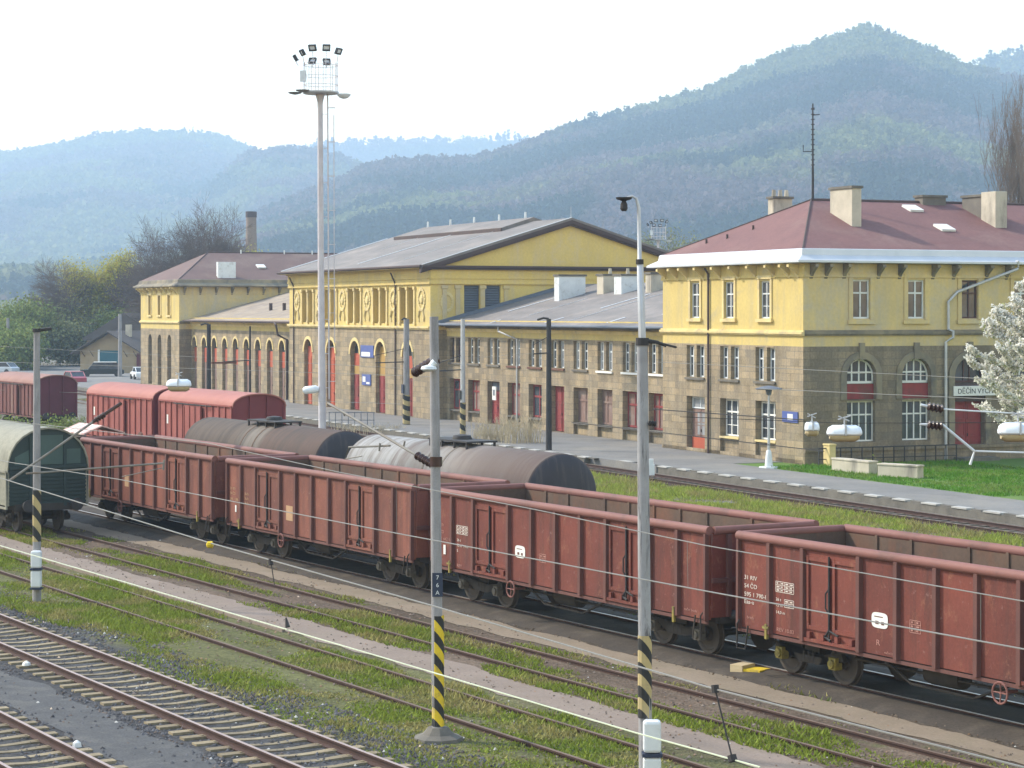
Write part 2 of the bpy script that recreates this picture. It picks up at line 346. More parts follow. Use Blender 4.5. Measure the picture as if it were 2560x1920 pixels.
W.node_tree.links.new(sky.outputs[0], wt.inputs[6]); W.node_tree.links.new(wt.outputs[2], W.node_tree.nodes['Background'].inputs[0]); W.node_tree.nodes['Background'].inputs[1].default_value = .15
S.view_settings.view_transform = 'Standard'; S.view_settings.look = 'None'; S.view_settings.gamma = 1; S.view_settings.exposure = 1.3
try:
    S.cycles.use_denoising = True; S.cycles.max_bounces = 6; S.cycles.volume_bounces = 2
    S.cycles.diffuse_bounces = 3; S.cycles.glossy_bounces = 2; S.cycles.caustics_reflective = False; S.cycles.caustics_refractive = False
except Exception: pass
hm, hnt, hb = newmat('haze_air'); hnt.nodes.remove(hb)
pv = _n(hnt, 'ShaderNodeVolumePrincipled'); pv.inputs['Color'].default_value = (.58,.78,1.0,1); pv.inputs['Density'].default_value = .00028
pv.inputs['Anisotropy'].default_value = .15
hnt.links.new(pv.outputs[0], hnt.nodes['Material Output'].inputs['Volume'])
hz = MB().box(-3600,3600,-60,5600,-3,620).build('haze', hm); tag(hz, 'pale blue spring haze lying between the yard and the hills', 'haze', kind='stuff')

# ------------------------------------------------------------------ ground: one sheet, bands along the tracks
def ground_mat():
    m, nt, b = newmat('yard_ground'); L = nt.links.new
    tc = _n(nt, 'ShaderNodeTexCoord'); sp = _n(nt, 'ShaderNodeSeparateXYZ'); L(tc.outputs['Object'], sp.inputs[0])
    v = coords(nt)
    nz = noise_tex(nt, v, .55, 6, .65)
    wob = _n(nt, 'ShaderNodeMath', operation='MULTIPLY_ADD'); L(nz, wob.inputs[0]); wob.inputs[1].default_value = 2.4; wob.inputs[2].default_value = -1.2
    ad = _n(nt, 'ShaderNodeMath', operation='ADD'); L(sp.outputs['Y'], ad.inputs[0]); L(wob.outputs[0], ad.inputs[1])
    mr = _n(nt, 'ShaderNodeMapRange'); L(ad.outputs[0], mr.inputs[0]); mr.inputs[1].default_value = 0; mr.inputs[2].default_value = 60
    q = lambda p: p/60.0
    ballast=(.060,.059,.061); dirt=(.115,.086,.064); dark=(.085,.068,.052); grassy=(.105,.105,.045); gravel=(.16,.15,.13); oil=(.062,.05,.04)
    base = ramp(nt, mr.outputs[0], [(0,ballast),(q(18.2),ballast),(q(19.3),grassy),(q(22.8),grassy),(q(24.2),dirt),(q(26.6),dirt),(q(28.2),dark),
        (q(29.2),oil),(q(32),oil),(q(33.2),dark),(q(38),dirt),(q(41),grassy),(q(48),dirt),(q(56),gravel)])
    # gravel grain
    vo = _n(nt, 'ShaderNodeTexVoronoi', i_Scale=16.0); L(v, vo.inputs['Vector'])
    gr = ramp(nt, vo.outputs['Color'], [(0,.62),(1,1.38)])
    col = mixc(nt, 1.0, base, gr, 'MULTIPLY')
    # broad patches: pale dust, dark earth, moss
    p1 = ramp(nt, noise_tex(nt, coords(nt,(.35,1,1)), .8, 6, .7), [(.35,.72),(.65,1.25)])
    col = mixc(nt, 1.0, col, p1, 'MULTIPLY')
    p2 = ramp(nt, noise_tex(nt, coords(nt,(.5,1,1)), 1.3, 7, .7, .4), [(.55,0.0),(.70,1.0)])
    gate = ramp(nt, mr.outputs[0], [(0,0.0),(q(18.4),0.0),(q(19.6),.8),(q(27),.55),(q(28.5),.25),(q(36),.4),(q(41),.9),(q(49),.5)])
    col = mixc(nt, mixc(nt, 1.0, p2, gate, 'MULTIPLY'), col, (.105,.13,.035))
    p3 = ramp(nt, noise_tex(nt, v, 2.6, 5, .7), [(.60,0.0),(.68,.7)])
    col = mixc(nt, p3, col, (.15,.125,.097))
    L(col, b.inputs['Base Color']); b.inputs['Roughness'].default_value = .97; b.inputs['Specular IOR Level'].default_value = .12
    bump(nt, b, vo.outputs['Distance'], .5, .05)
    return m
g = MB().box(-4000,4000,-4000,4000,-1,0).build('ground', ground_mat()); g.rotation_euler = (0,0,RT); tag(g, kind='structure')

def strip(name, p0, p1, q0, q1, z, mat, jag=.1, step=.35, frame='T', kind='structure', seed=1, thick=.0):
    r = random.Random(seed); n = int((q1-q0)/step); vs = []; fs = []
    a = b = 0
    for i in range(n+1):
        q = q0+(q1-q0)*i/n; a = a*.6+r.uniform(-jag,jag); b = b*.6+r.uniform(-jag,jag)
        vs += [(q, p0+a, z), (q, p1+b, z)]
    fs = [(2*i,2*i+2,2*i+3,2*i+1) for i in range(n)]
    mb = MB(); mb.add(vs, fs); o = mb.build(name, mat); o.rotation_euler = (0,0,RT if frame=='T' else RB)
    return tag(o, kind=kind)
strip('footpath', 23.2, 24.35, -130, -12, .012, MT['path'], .09)
strip('footpath', 27.45, 28.45, -110, -12, .012, MT['path_tan'], .08, seed=4)
strip('cess', 13.95, 15.35, -75, -15, .008, M('fine_grey_cess', (.080,.079,.080), (.056,.056,.058), 1.6, .97, stain=(.118,.112,.102), ssc=1.1, sth=(.5,.75), grain=.3, gsc=22), .1, seed=9)
# low concrete edging along the path
kb = MB(); q = -80.0
while q < -52:
    l = rng.uniform(1.6, 2.2); kb.box(q, q+l-.04, 23.02, 23.10, -.05, .075+rng.uniform(-.015,.015)); q += l
o = kb.build('path_edging', MT['path']); o.rotation_euler = (0,0,RT); tag(o, 'thin pale concrete edging along the trodden footpath', 'kerb')

def mound(name, prof, q0, q1, mat, seed=3, step=.5):
    r = random.Random(seed); n = int((q1-q0)/step); k = len(prof); vs = []
    for i in range(n+1):
        for j, (p, z) in enumerate(prof):
            e = j in (0, k-1); vs.append((q0+(q1-q0)*i/n, p+r.uniform(-.12,.12)*(1 if e else .4), z if e else z+r.uniform(-.012,.008)))
    m = MB(); m.add(vs, [(i*k+j,(i+1)*k+j,(i+1)*k+j+1,i*k+j+1) for i in range(n) for j in range(k-1)]); o = m.build(name, mat, None, True); o.rotation_euler = (0,0,RT); return tag(o, kind='structure')
MT['oily'] = M('oily_dark_earth', (.060,.048,.038), (.042,.034,.028), 1.3, .95, stain=(.095,.078,.06), ssc=.9, sth=(.5,.7), grain=.25, gsc=18, bmp=.25, bsc=20)
mound('cess', [(28.5,-.02),(29.0,.10),(29.44,.135),(29.53,.12),(30.9,.12),(31.0,.125),(31.6,.10),(32.4,-.02)], -130, -8, MT['oily'])
# platform, lawn
def quad_sheet(name, pts, mat, z, kind='structure'):
    return tag(MB().poly([(p[0], p[1], z) for p in pts]).build(name, mat), kind=kind)
PQ = lambda x, p: bpt(-95.6+x, p)
pf = MB(); 
for x0, x1, pa, pb in ((-150,-2,50.0,60.0),(-2,45,50.4,54.6)): pf.box(x0-95.6, x1-95.6, pa+.35, pb, -.2, .35)
o = pf.build('platform', MT['asphalt']); o.rotation_euler = (0,0,RB); tag(o, kind='structure')
MT['lawn'] = M('mown_lawn', (.075,.15,.022), (.10,.17,.03), .6, .95, stain=(.15,.15,.06), ssc=.5, sth=(.55,.75), grain=.25, gsc=14)
lw = MB().box(-98, -35, 54.6, 90, -.2, .33); o = lw.build('lawn', MT['lawn']); o.rotation_euler = (0,0,RB); tag(o, kind='structure')
fc = MB().box(-330,-246.5,44,110,-.2,.06).box(-246.5,-97,60.05,110,-.2,.06); o = fc.build('forecourt', MT['asphalt']); o.rotation_euler = (0,0,RB); tag(o, kind='structure')
kt = thing('platform_kerb', 'long stone platform kerb with whitewashed blocks beside the rails', 'kerb', bpt(-95.6,50.0), RB)
cb = MB().box(-150,-9.5,.02,.35,-.2,.30).box(-7.2,45,.42,.75,-.2,.30).build('kerb_stone', MT['kerb'], kt)
x = -120.0; cnt = 0
while x < 30 and cnt < 72:
    if not (-9.8 < x < -6.9):
        off = 0 if x < -8 else .4
        MB().box(x, x+rng.uniform(.95,1.1), off-.02, off+.345, .303, .362).build('white_block', MT['kerb_white'], kt); cnt += 1
        MB().box(x+1.2, x+1.2+rng.uniform(.6,.75), off+.06, off+.345, .303, .350).build('grey_block', MT['kerb'], kt)
    x += 2.07

# ------------------------------------------------------------------ railway tracks
def rail_mesh(q0, q1, zt=.18, w=.037):
    """flat-bottomed rail profile from q0 to q1: foot, web, head"""
    prof = [(-.075,zt-.165),(.075,zt-.165),(.075,zt-.145),(.012,zt-.115),(.012,zt-.045),(w,zt-.035),(w,zt-.004),(-w,zt-.004),(-w,zt-.035),(-.012,zt-.045),(-.012,zt-.115),(-.075,zt-.145)]
    mb = MB(); mb.k = 0; mb.prism(prof, q0, q1); mb.k = 1; mb.box(q0, q1, -w+.003, w-.003, zt-.0035, zt); return mb
def track(label, p, q0, q1, sleepers, webmat, topmat, frame='T', sq=None, drop=0.0, group='railway tracks across the yard'):
    t = thing('railway_track', label, 'railway track', (tpt if frame=='T' else bpt)(0,p), RT if frame=='T' else RB, group)
    for s in (-.755, .755):
        o = rail_mesh(q0, q1).build('rail', [webmat, topmat], t); o.location = (0,s,-drop)
    if sleepers:
        me = None; q = sq[0]; k = 0
        while q < sq[1] and k < 100:
            if me is None:
                mb = MB(); prof = []
                n = 12
                for i in range(n+1):
                    y = -1.25+2.5*i/n; c = abs(y)/1.25; h = .045-.026*max(0,1-(c/.42)**2) ; wd = .135-.03*max(0,1-(c/.5)**2)
                    prof.append((y, h, wd))
                vs = []; fs = []
                for y, h, wd in prof: vs += [(-wd,y,-.12),(-wd*.82,y,h),(wd*.82,y,h),(wd,y,-.12)]
                for i in range(n):
                    a = i*4; fs += [(a,a+4,a+5,a+1),(a+1,a+5,a+6,a+2),(a+2,a+6,a+7,a+3)]
                fs += [(0,1,2,3),(n*4+3,n*4+2,n*4+1,n*4)]
                mb.add(vs, fs)
                for s in (-.755,.755):           # rail fastenings
                    for e in (-.1,.1): mb.box(-.05,.05,s+e-.025,s+e+.025,.02,.055)
                so_ = mb.build('sleeper', sleepers, t); me = so_.data
            else: so_ = link_mesh('sleeper', me, t)
            so_.location = (q+rng.uniform(-.02,.02), rng.uniform(-.02,.02), rng.uniform(-.012,.004)); so_.rotation_euler = (0,0,rng.uniform(-.015,.015)); q += .605; k += 1
    return t
track('rust-brown track on pale sleepers in the bottom left corner', 12.6, -75, -10, MT['sleeper'], MT['rail'], MT['rail_top'], sq=(-52,-22))
track('long rust-brown track with pale concrete sleepers on dark ballast', 16.9, -95, -8, MT['sleeper'], MT['rail'], MT['rail_top'], sq=(-66,-13))
track('disused track sunk in the grass beside the mast row', 21.6, -110, -10, None, MT['rail'], MT['rail_old'], drop=.09)
track('overgrown track between the two footpaths, carrying the dark green wagon', 25.8, -130, -10, None, MT['rail'], MT['rail_old'], drop=.08)
track('oily track under the row of red open wagons', 30.25, -140, -5, None, MT['rail'], MT['rail_shiny'])
track('track under the two tank wagons', 34.65, -160, -58, None, MT['rail_old'], MT['rail_top'])
track('track under the two salmon-red covered wagons', 43.4, -180, -92, None, MT['rail_old'], MT['rail_top'])
track('track under the dark red covered wagon', 47.7, -200, -120, None, MT['rail_old'], MT['rail_top'])
track('dull brown track running along the whitewashed platform kerb', 48.25, -230, -45, MT['sleeper_old'], MT['rail'], MT['rail_old'], 'B', sq=(-112,-60))
track('half-buried track left in the grass strip next to the platform line', 43.8, -215, -97, None, MT['rail_old'], MT['rail_old'], 'B', drop=.09)
# ------------------------------------------------------------------ station building
ST_ = thing('station_building', 'long yellow and sandstone railway station with a gabled hall between two red-roofed pavilions', 'station building', bpt(-95.6, 57.47), RB)
def front(y0): return lambda u, d, z: (u, y0+d, z)          # u along the facade, d into the wall
def endf(x0): return lambda u, d, z: (x0-d, u, z)
NA = 10
def arch_pts(c, r, zs, rise=None):
    rise = rise or r
    return [(c+r*math.cos(math.pi*i/NA), zs+rise*math.sin(math.pi*i/NA)) for i in range(NA+1)]
def wall(name, fn, mat, u0, u1, z0, z1, ops, depth=.3):
    """wall skin with real openings: ops = (u0,u1,z0,z1,arch)"""
    us = sorted({u0,u1}|{o[0] for o in ops}|{o[1] for o in ops}); zs = sorted({z0,z1}|{min(max(v,z0),z1) for o in ops for v in (o[2],o[3])})
    mb = MB(fn)
    for i in range(len(us)-1):
        for j in range(len(zs)-1):
            cu, cz = (us[i]+us[i+1])/2, (zs[j]+zs[j+1])/2
            if any(o[0]<cu<o[1] and o[2]<cz<o[3] for o in ops): continue
            mb.poly([(us[i],0,zs[j]),(us[i+1],0,zs[j]),(us[i+1],0,zs[j+1]),(us[i],0,zs[j+1])])
    for o in ops:
        a, b, c, d = o[:4]; dp = o[5] if len(o) > 5 else depth
        if o[4]:
            r = (b-a)/2; m = (a+b)/2; pts = arch_pts(m, r, d-r)
            half = NA//2
            for i in range(half):
                mb.poly([(b,0,d),(pts[i][0],0,pts[i][1]),(pts[i+1][0],0,pts[i+1][1])])
            for i in range(half, NA):
                mb.poly([(a,0,d),(pts[i][0],0,pts[i][1]),(pts[i+1][0],0,pts[i+1][1])])
            path = [(b,c)]+pts+[(a,c)]
        else: path = [(b,c),(b,d),(a,d),(a,c)]
        for (p, q) in zip(path, path[1:]): mb.poly([(p[0],0,p[1]),(q[0],0,q[1]),(q[0],dp,q[1]),(p[0],dp,p[1])])
        mb.poly([(a,0,c),(b,0,c),(b,dp,c),(a,dp,c)])
    return mb.build(name, mat, ST_)
def window(fn, u0, u1, z0, z1, d, fm, gm, mull=(.5,), trans=(.62,), arch=False, fw=.07, bars=()):
    mb = MB(fn); t = .05
    if not arch:
        mb.box(u0,u0+fw,d-t,d,z0,z1).box(u1-fw,u1,d-t,d,z0,z1).box(u0+fw,u1-fw,d-t,d,z0,z0+fw).box(u0+fw,u1-fw,d-t,d,z1-fw,z1)
        top = lambda u: z1-fw
    else:
        r = (u1-u0)/2; m = (u0+u1)/2; zs = z1-r
        mb.box(u0,u1,d-t,d,z0,z0+fw*1.4)
        po = arch_pts(m, r, zs); pi_ = arch_pts(m, r-fw, zs)
        mb.box(u0,u0+fw,d-t,d,z0,zs).box(u1-fw,u1,d-t,d,z0,zs)
        for i in range(NA):
            mb.poly([(po[i][0],d-t,po[i][1]),(po[i+1][0],d-t,po[i+1][1]),(pi_[i+1][0],d-t,pi_[i+1][1]),(pi_[i][0],d-t,pi_[i][1])])
            mb.poly([(pi_[i][0],d-t,pi_[i][1]),(pi_[i+1][0],d-t,pi_[i+1][1]),(pi_[i+1][0],d,pi_[i+1][1]),(pi_[i][0],d,pi_[i][1])])
        top = lambda u: zs+math.sqrt(max(0,(r-fw*.5)**2-(u-m)**2))
    for f in mull:
        u = u0+(u1-u0)*f; mb.box(u-fw*.45,u+fw*.45,d-t-.006,d-.004,z0+fw,top(u))
    for f in trans:
        z = z0+(z1-z0)*f; w = .5*fw
        mb.box(u0+fw,u1-fw,d-t-.012,d-.008,z-w,z+w)
    for f in bars:
        z = z0+(z1-z0)*f; mb.box(u0+fw,u1-fw,d-t+.005,d-.012,z-.018,z+.018)
    wdw = mb.build('window', fm, ST_)
    g_ = MB(fn)
    if arch: g_.poly([(u0,d-.015,z0)]+[(u1,d-.015,z0)]+[(p[0],d-.015,p[1]) for p in arch_pts((u0+u1)/2,(u1-u0)/2,z1-(u1-u0)/2)])
    else: g_.poly([(u0,d-.015,z0),(u1,d-.015,z0),(u1,d-.015,z1),(u0,d-.015,z1)])
    g_.build('pane', gm, wdw)
    return wdw
def panel_door(fn, u0, u1, z0, z1, d, mat, label=None, leafs=2):
    mb = MB(fn); mb.box(u0,u1,d-.04,d,z0,z1)
    w = (u1-u0)/leafs
    for i in range(leafs):
        a, b = u0+i*w+.08, u0+(i+1)*w-.08
        for (c, e) in ((.06,.30),(.35,.62),(.67,.95)):
            zc, ze = z0+(z1-z0)*c, z0+(z1-z0)*e
            for bx in ((a,b,zc,zc+.05),(a,b,ze-.05,ze),(a,a+.05,zc+.05,ze-.05),(b-.05,b,zc+.05,ze-.05)): mb.box(bx[0],bx[1],d-.065,d-.04,bx[2],bx[3])
    for i in range(1, leafs): mb.box(u0+i*w-.02,u0+i*w+.02,d-.07,d-.04,z0,z1)
    o = mb.build('door', mat, ST_)
    if label: o['label'] = label
    MB(fn).box((u0+u1)/2+.05,(u0+u1)/2+.08,d-.11,d-.065,z0+1.0,z0+1.15).build('handle', MT['iron'], o)
    return o
def bandbox(name, fn, u0, u1, z0, z1, proud, mat, steps=None):
    mb = MB(fn)
    for (a, b, p) in (steps or [(z0,z1,proud)]): mb.box(u0,u1,-p,0.004,a,b)
    return mb.build(name, mat, ST_)
def archivolt(fn, u0, u1, ztop, w, proud, mat, z0=None, key=True):
    r = (u1-u0)/2; m = (u0+u1)/2; zs = ztop-r
    po = arch_pts(m, r+w, zs); pi_ = arch_pts(m, r+.01, zs); mb = MB(fn)
    for i in range(NA):
        mb.poly([(po[i][0],-proud,po[i][1]),(po[i+1][0],-proud,po[i+1][1]),(pi_[i+1][0],-proud,pi_[i+1][1]),(pi_[i][0],-proud,pi_[i][1])])
        mb.poly([(po[i][0],-proud,po[i][1]),(po[i+1][0],-proud,po[i+1][1]),(po[i+1][0],.0,po[i+1][1]),(po[i][0],.0,po[i][1])])
        mb.poly([(pi_[i][0],-proud,pi_[i][1]),(pi_[i+1][0],-proud,pi_[i+1][1]),(pi_[i+1][0],.0,pi_[i+1][1]),(pi_[i][0],.0,pi_[i][1])])
    if z0 is not None:
        mb.box(u0-w,u0-.01,-proud,0,z0,zs).box(u1+.01,u1+w,-proud,0,z0,zs)
    if key: mb.box(m-.15,m+.15,-proud-.06,.0,ztop-.05,ztop+w+.45)
    return mb.build('arch_moulding', mat, ST_)

def hip_roof(name, x0, x1, y0, y1, ze, zr, run, mat, o=.1):
    xm = (x0+x1)/2; mb = MB()
    a, b, c, d = (x0-o,y0-o,ze),(x1+o,y0-o,ze),(x1+o,y1+o,ze),(x0-o,y1+o,ze); r0, r1 = (xm,y0+run,zr),(xm,y1-run,zr)
    mb.poly([a,b,r0]); mb.poly([b,c,r1,r0]); mb.poly([c,d,r1]); mb.poly([d,a,r0,r1])
    return mb.build(name, mat, ST_)
def skirt(x0, x1, y0, y1, z0, z1, oi, oo, mat):
    """sloping sheet-metal eaves band right round a block, with its soffit"""
    mb = MB()
    def ring(o, z): return [(x0-o,y0-o,z),(x1+o,y0-o,z),(x1+o,y1+o,z),(x0-o,y1+o,z)]
    rs = [ring(oi,z1), ring(oi+.05,z1-.03), ring(oi+.10,z0+.37), ring(oo-.03,z0+.12), ring(oo,z0+.10), ring(oo,z0), ring(-.02,z0-.03)]
    for A, B_ in zip(rs, rs[1:]):
        for i in range(4): mb.poly([A[i],A[(i+1)%4],B_[(i+1)%4],B_[i]])
    return mb.build('gutter', mat, ST_)
def brackets(fn, us, z1, mat):
    for u in us:
        mb = MB(fn)
        mb.add([(u-.09,0,z1-.75),(u+.09,0,z1-.75),(u-.09,-.14,z1-.5),(u+.09,-.14,z1-.5),(u-.09,-.5,z1-.2),(u+.09,-.5,z1-.2),(u-.09,-.52,z1),(u+.09,-.52,z1),(u-.09,0,z1),(u+.09,0,z1)],
               [(0,1,3,2),(2,3,5,4),(4,5,7,6),(6,7,9,8),(0,2,4,6,8),(1,9,7,5,3)])
        mb.box(u-.1,u+.1,-.6,-.52,z1-.17,z1-.03)
        mb.build('bracket', MT['trim'] if mat is None else mat, ST_)
def chimney(x0, x1, y0, y1, z0, z1, mat, roof, cap=True, pots=0):
    mb = MB().box(x0,x1,y0,y1,z0,z1)
    o = mb.build('chimney', mat, roof, bevel=.02)
    if cap: MB().box(x0-.07,x1+.07,y0-.07,y1+.07,z1+.002,z1+.13).build('cap', MT['kerb'], roof)
    for i in range(pots):
        f = (i+.5)/pots; MB().cyl((x0+(x1-x0)*.5,y0+(y1-y0)*f,z1+.13),(x0+(x1-x0)*.5,y0+(y1-y0)*f,z1+.5),.13,.1,8).build('chimney_pot', MT['render'], roof)
    return o

# ---- pavilions (near one at x -15..0, far one at x -131.6..-116.6)
def pavilion(xr, near):
    x0, x1, y1 = xr-15.0, xr, 24.0
    fs, fe = front(0), endf(xr)
    up = [-11.2,-7.45,-3.72]; 
    # facade towards the platform
    ops_up = [(xr+u-.52,xr+u+.52,7.55,9.46,False,.16) for u in up]
    ops_lo = []
    if near:
        for u in up:
            for s in (-.58,.58): ops_lo.append((xr+u+s-.42,xr+u+s+.42,4.36,6.08,False,.28))
        ops_lo += [(xr-12.2,xr-10.15,.36,3.32,False,.42),(xr-8.46,xr-6.45,.36,3.33,False,.42),(xr-4.72,xr-2.68,.36,3.34,False,.42)]
    else:
        for u in up: ops_lo.append((xr+u-.75,xr+u+.75,.36,5.6,True,.45))
    ps = wall('plaster_wall', fs, MT['plaster'], x0, x1, 6.17, 10.3, ops_up)
    wall('stone_wall', fs, MT['stone'], x0, x1, -.1, 6.17, ops_lo)
    # end facing the photographer
    ey = [3.35,6.60,9.84,13.08,16.3,19.5]
    ops_eu = [(y-.5,y+.5,7.55,9.5,False,.16) for y in ey] if near else []
    ops_el = []
    if near:
        for y in (3.35,6.60): ops_el += [(y-.86,y+.86,3.5,5.55,True,.3),(y-.83,y+.83,1.38,3.44,False,.3)]
        ops_el.append((9.84-.93,9.84+.93,.5,5.55,True,.4))
        ops_el += [(13.08-.86,13.08+.86,3.5,5.55,True,.3)]
    eps = wall('plaster_wall', fe, MT['plaster_shade'], 0, y1, 6.17, 10.3, ops_eu); eps['label'] = 'grey-stained plaster on the end wall, toned for its shade'
    es = wall('stone_wall', fe, MT['stone_shade'], 0, y1, -.1, 6.17, ops_el); es['label'] = 'dark-streaked stone of the end wall, shade put into its colour'
    wall('plaster_wall', lambda u,d,z: (x0+d, u, z), MT['plaster'], 0, y1, 6.17, 10.3, [])
    wall('stone_wall', lambda u,d,z: (x0+d, u, z), MT['stone'], 0, y1, -.1, 6.17, [])
    # mouldings
    for fn, a, b, tm, lm in ((fs,x0-.12,x1+.12,MT['trim'],MT['plaster']),(fe,.004,y1,MT['trim_dark'],MT['plaster_shade'])):
        bandbox('string_course', fn, a, b, 0, 0, 0, tm, [(6.70,6.78,.10),(6.78,6.90,.17),(6.90,6.98,.08)])
        bandbox('frieze', fn, a, b, 9.62, 10.30, .035, lm, [(9.62,9.72,.07),(9.72,10.28,.03)])
        bandbox('plinth', fn, a, b, 0, 0, 0, MT['stone'] if fn is fs else MT['stone_shade'], [(-.1,.95,.12),(.95,1.12,.2)] if fn is fe else [(-.1,.55,.0)] )
    brackets(fs, [xr+u for u in (-14.6,-13.3,-12.1,-10.3,-8.4,-6.5,-4.65,-2.8,-1.35,-.5)] , 10.28, None)
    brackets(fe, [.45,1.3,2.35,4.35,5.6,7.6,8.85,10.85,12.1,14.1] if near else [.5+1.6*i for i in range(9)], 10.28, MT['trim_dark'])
    skirt(x0,x1,0,y1,10.33,11.03,.10,.68,MT['zinc'] if near else MT['trim_dark'])
    roof = hip_roof('roof', x0, x1, 0, y1, 11.0, 13.85, 5.0, MT['roof_red'] if near else MT['roof_brown']); roof['label'] = 'red-brown hipped roof of the %s pavilion' % ('nearer' if near else 'farther')
    ridge = MB().tube([(xr-7.5,5.0,13.86),(xr-7.5,y1-5,13.86)], .09, 6)
    for sx in (x0-.05, x1+.05): ridge.tube([(sx,-.05,11.02),(xr-7.5,5.0,13.87)], .055, 5)
    ridge.build('ridge_cap', MT['fascia'], roof)
    # windows
    fm, gm = MT['offwhite'], MT['glass']
    for i, u in enumerate(up):
        if near: window(fs, xr+u-.52, xr+u+.52, 7.55, 9.46, .15, MT['frame_brown'] if i==9 else MT['offwhite'], MT['glass'], trans=(.66,), fw=.075, bars=(.33,))
        else: MB(fs).poly([(xr+u-.5,.14,7.56),(xr+u+.5,.14,7.56),(xr+u+.5,.14,9.45),(xr+u-.5,.14,9.45)]).build('niche', MT['niche'], ST_)
        fr = MB(fs); a, b = xr+u-.52, xr+u+.52
        fr.box(a-.2,a-.01,-.06,0.003,7.55,9.55).box(b+.01,b+.2,-.06,0.003,7.55,9.55).box(a-.2,b+.2,-.09,.003,9.56,9.74).box(a-.28,b+.28,-.14,.003,7.36,7.53)
        fr.build('window_surround', MT['trim'], ST_)
    if near:
        for u in up:
            for s in (-.58,.58): window(fs, xr+u+s-.41, xr+u+s+.41, 4.37, 6.07, .26, MT['offwhite'], MT['glass'], mull=(.5,), trans=(.66,), fw=.08)
            bandbox('window_sill', fs, xr+u-1.08, xr+u+1.08, 4.22, 4.34, .1, MT['kerb'])
        d = panel_door(fs, xr-12.12, xr-10.2, .40, 2.62, .38, MT['door_brown'], 'glazed platform door with red paint on its foot')
        MB(fs).box(xr-11.55,xr-10.45,.325,.338,1.25,2.45).build('door_glass', MT['curtain'], d)
        MB(fs).box(xr-12.1,xr-10.25,.28,.33,.42,1.12).build('kick_board', MT['door_orange'], d)
        window(fs, xr-12.12, xr-10.2, 2.66, 3.28, .36, MT['offwhite'], MT['curtain'], mull=(.5,), trans=())
        for a, b in ((-8.46,-6.45),(-4.72,-2.68)):
            window(fs, xr+a+.05, xr+b-.05, 1.36, 3.29, .38, MT['white'], MT['glass'], mull=(.333,.667), trans=(.66,), fw=.085, bars=(.3,))
            MB(fs).box(xr+a+.02,xr+b-.02,.2,.4,.30,1.24).build('window_apron', MT['stone'], ST_)
            MB(fs).box(xr+a-.02,xr+b+.02,-.04,.4,1.242,1.34).build('window_sill', MT['trim'], ST_)
        for i, y in enumerate(ey[:4]):
            window(fe, y-.5, y+.5, 7.55, 9.5, .15, MT['offwhite'] if i != 2 else MT['frame_brown'], MT['glass'], trans=(.66,), fw=.085)
            fr = MB(fe); a, b = y-.5, y+.5
            fr.box(a-.24,a-.01,-.06,.003,7.5,9.58).box(b+.01,b+.24,-.06,.003,7.5,9.58).box(a-.24,b+.24,-.08,.003,9.6,9.78).box(a-.3,b+.3,-.12,.003,7.28,7.48)
            fr.build('window_surround', MT['plaster_shade'], ST_)
        for y in (3.35,6.60,13.08):
            window(fe, y-.84, y+.84, 4.3, 5.53, .27, MT['white'], MT['glass'], mull=(.25,.5,.75), trans=(.45,), arch=True, fw=.085)
            MB(fe).box(y-.85,y+.85,.2,.27,3.52,4.27).build('red_panel', MT['door_red'], ST_)
            archivolt(fe, y-.86, y+.86, 5.55, .34, .07, MT['trim_dark'], 3.5)
        for y in (3.35,6.60):
            window(fe, y-.82, y+.82, 1.4, 3.43, .27, MT['white'], MT['glass'], mull=(.25,.5,.75), trans=(.66,), fw=.075)
        archivolt(fe, 9.84-.93, 9.84+.93, 5.55, .36, .08, MT['trim_dark'], .5)
        panel_door(fe, 9.84-.91, 9.84+.91, .52, 3.3, .36, MT['door_red'], 'tall dark red door below the white sign')
        window(fe, 9.84-.91, 9.84+.91, 4.28, 5.53, .34, MT['frame_brown'], MT['glass'], mull=(.4,.6), trans=(), arch=True)
        MB(fe).box(8.95,10.75,.02,.38,3.32,4.24).build('door_head', MT['fascia'], ST_)
        MB(fe).box(8.8,10.95,-1.1,.0,.0,.5).build('door_step', MT['kerb'], ST_)
    else:
        for u in up:
            panel_door(fs, xr+u-.74, xr+u+.74, .4, 3.6, .43, MT['door_brown'])
            MB(fs).poly([(xr+u-.74,.42,3.6),(xr+u+.74,.42,3.6),(xr+u+.74,.42,5.6),(xr+u-.74,.42,5.6)]).build('fanlight', MT['glass'], ST_)
    # roof furniture
    if near:
        chimney(xr-5.5,xr-3.35,4.93,5.5,11.8,14.28,MT['render'],roof)
        chimney(xr-6.75,xr-4.9,14.1,14.75,12.3,14.1,MT['soot_render'],roof); chimney(xr-4.85,xr-3.55,14.0,14.75,12,14.32,MT['render'],roof,False)
        chimney(xr-11.9,xr-11.3,4.9,6.1,11.6,14.1,MT['render'],roof,True,3)
        chimney(xr-7.9,xr-7.1,11.8,13.3,13.5,14.12,MT['soot_render'],roof)
        for (sx, sy) in ((-6.3,10.6),(-3.2,10.5)):
            z = 11.03+.371*(.1-sx); n_ = Vector((.371,0,1)).normalized()
            sk = MB(lambda u,v,w,sx=sx,sy=sy,z=z: (xr+sx+u*.937+w*.35, sy+v, z-u*.348+w*.937))
            sk.box(-.45,.45,-.42,.42,0,.12); s_ = sk.build('skylight', MT['white'], roof)
        for (sx, sy) in ((-10.2,1.4),(-11.8,1.0),(-8.8,2.2)):
            z = 11.0+2.85*(sy+.1)/5.1; MB().cyl((xr+sx,sy,z-.05),(xr+sx,sy,z+.22),.06,.06,8).build('vent_pipe', MT['fascia'], roof)
        at_ = MB(); ax, ay = xr-7.5, 5.1
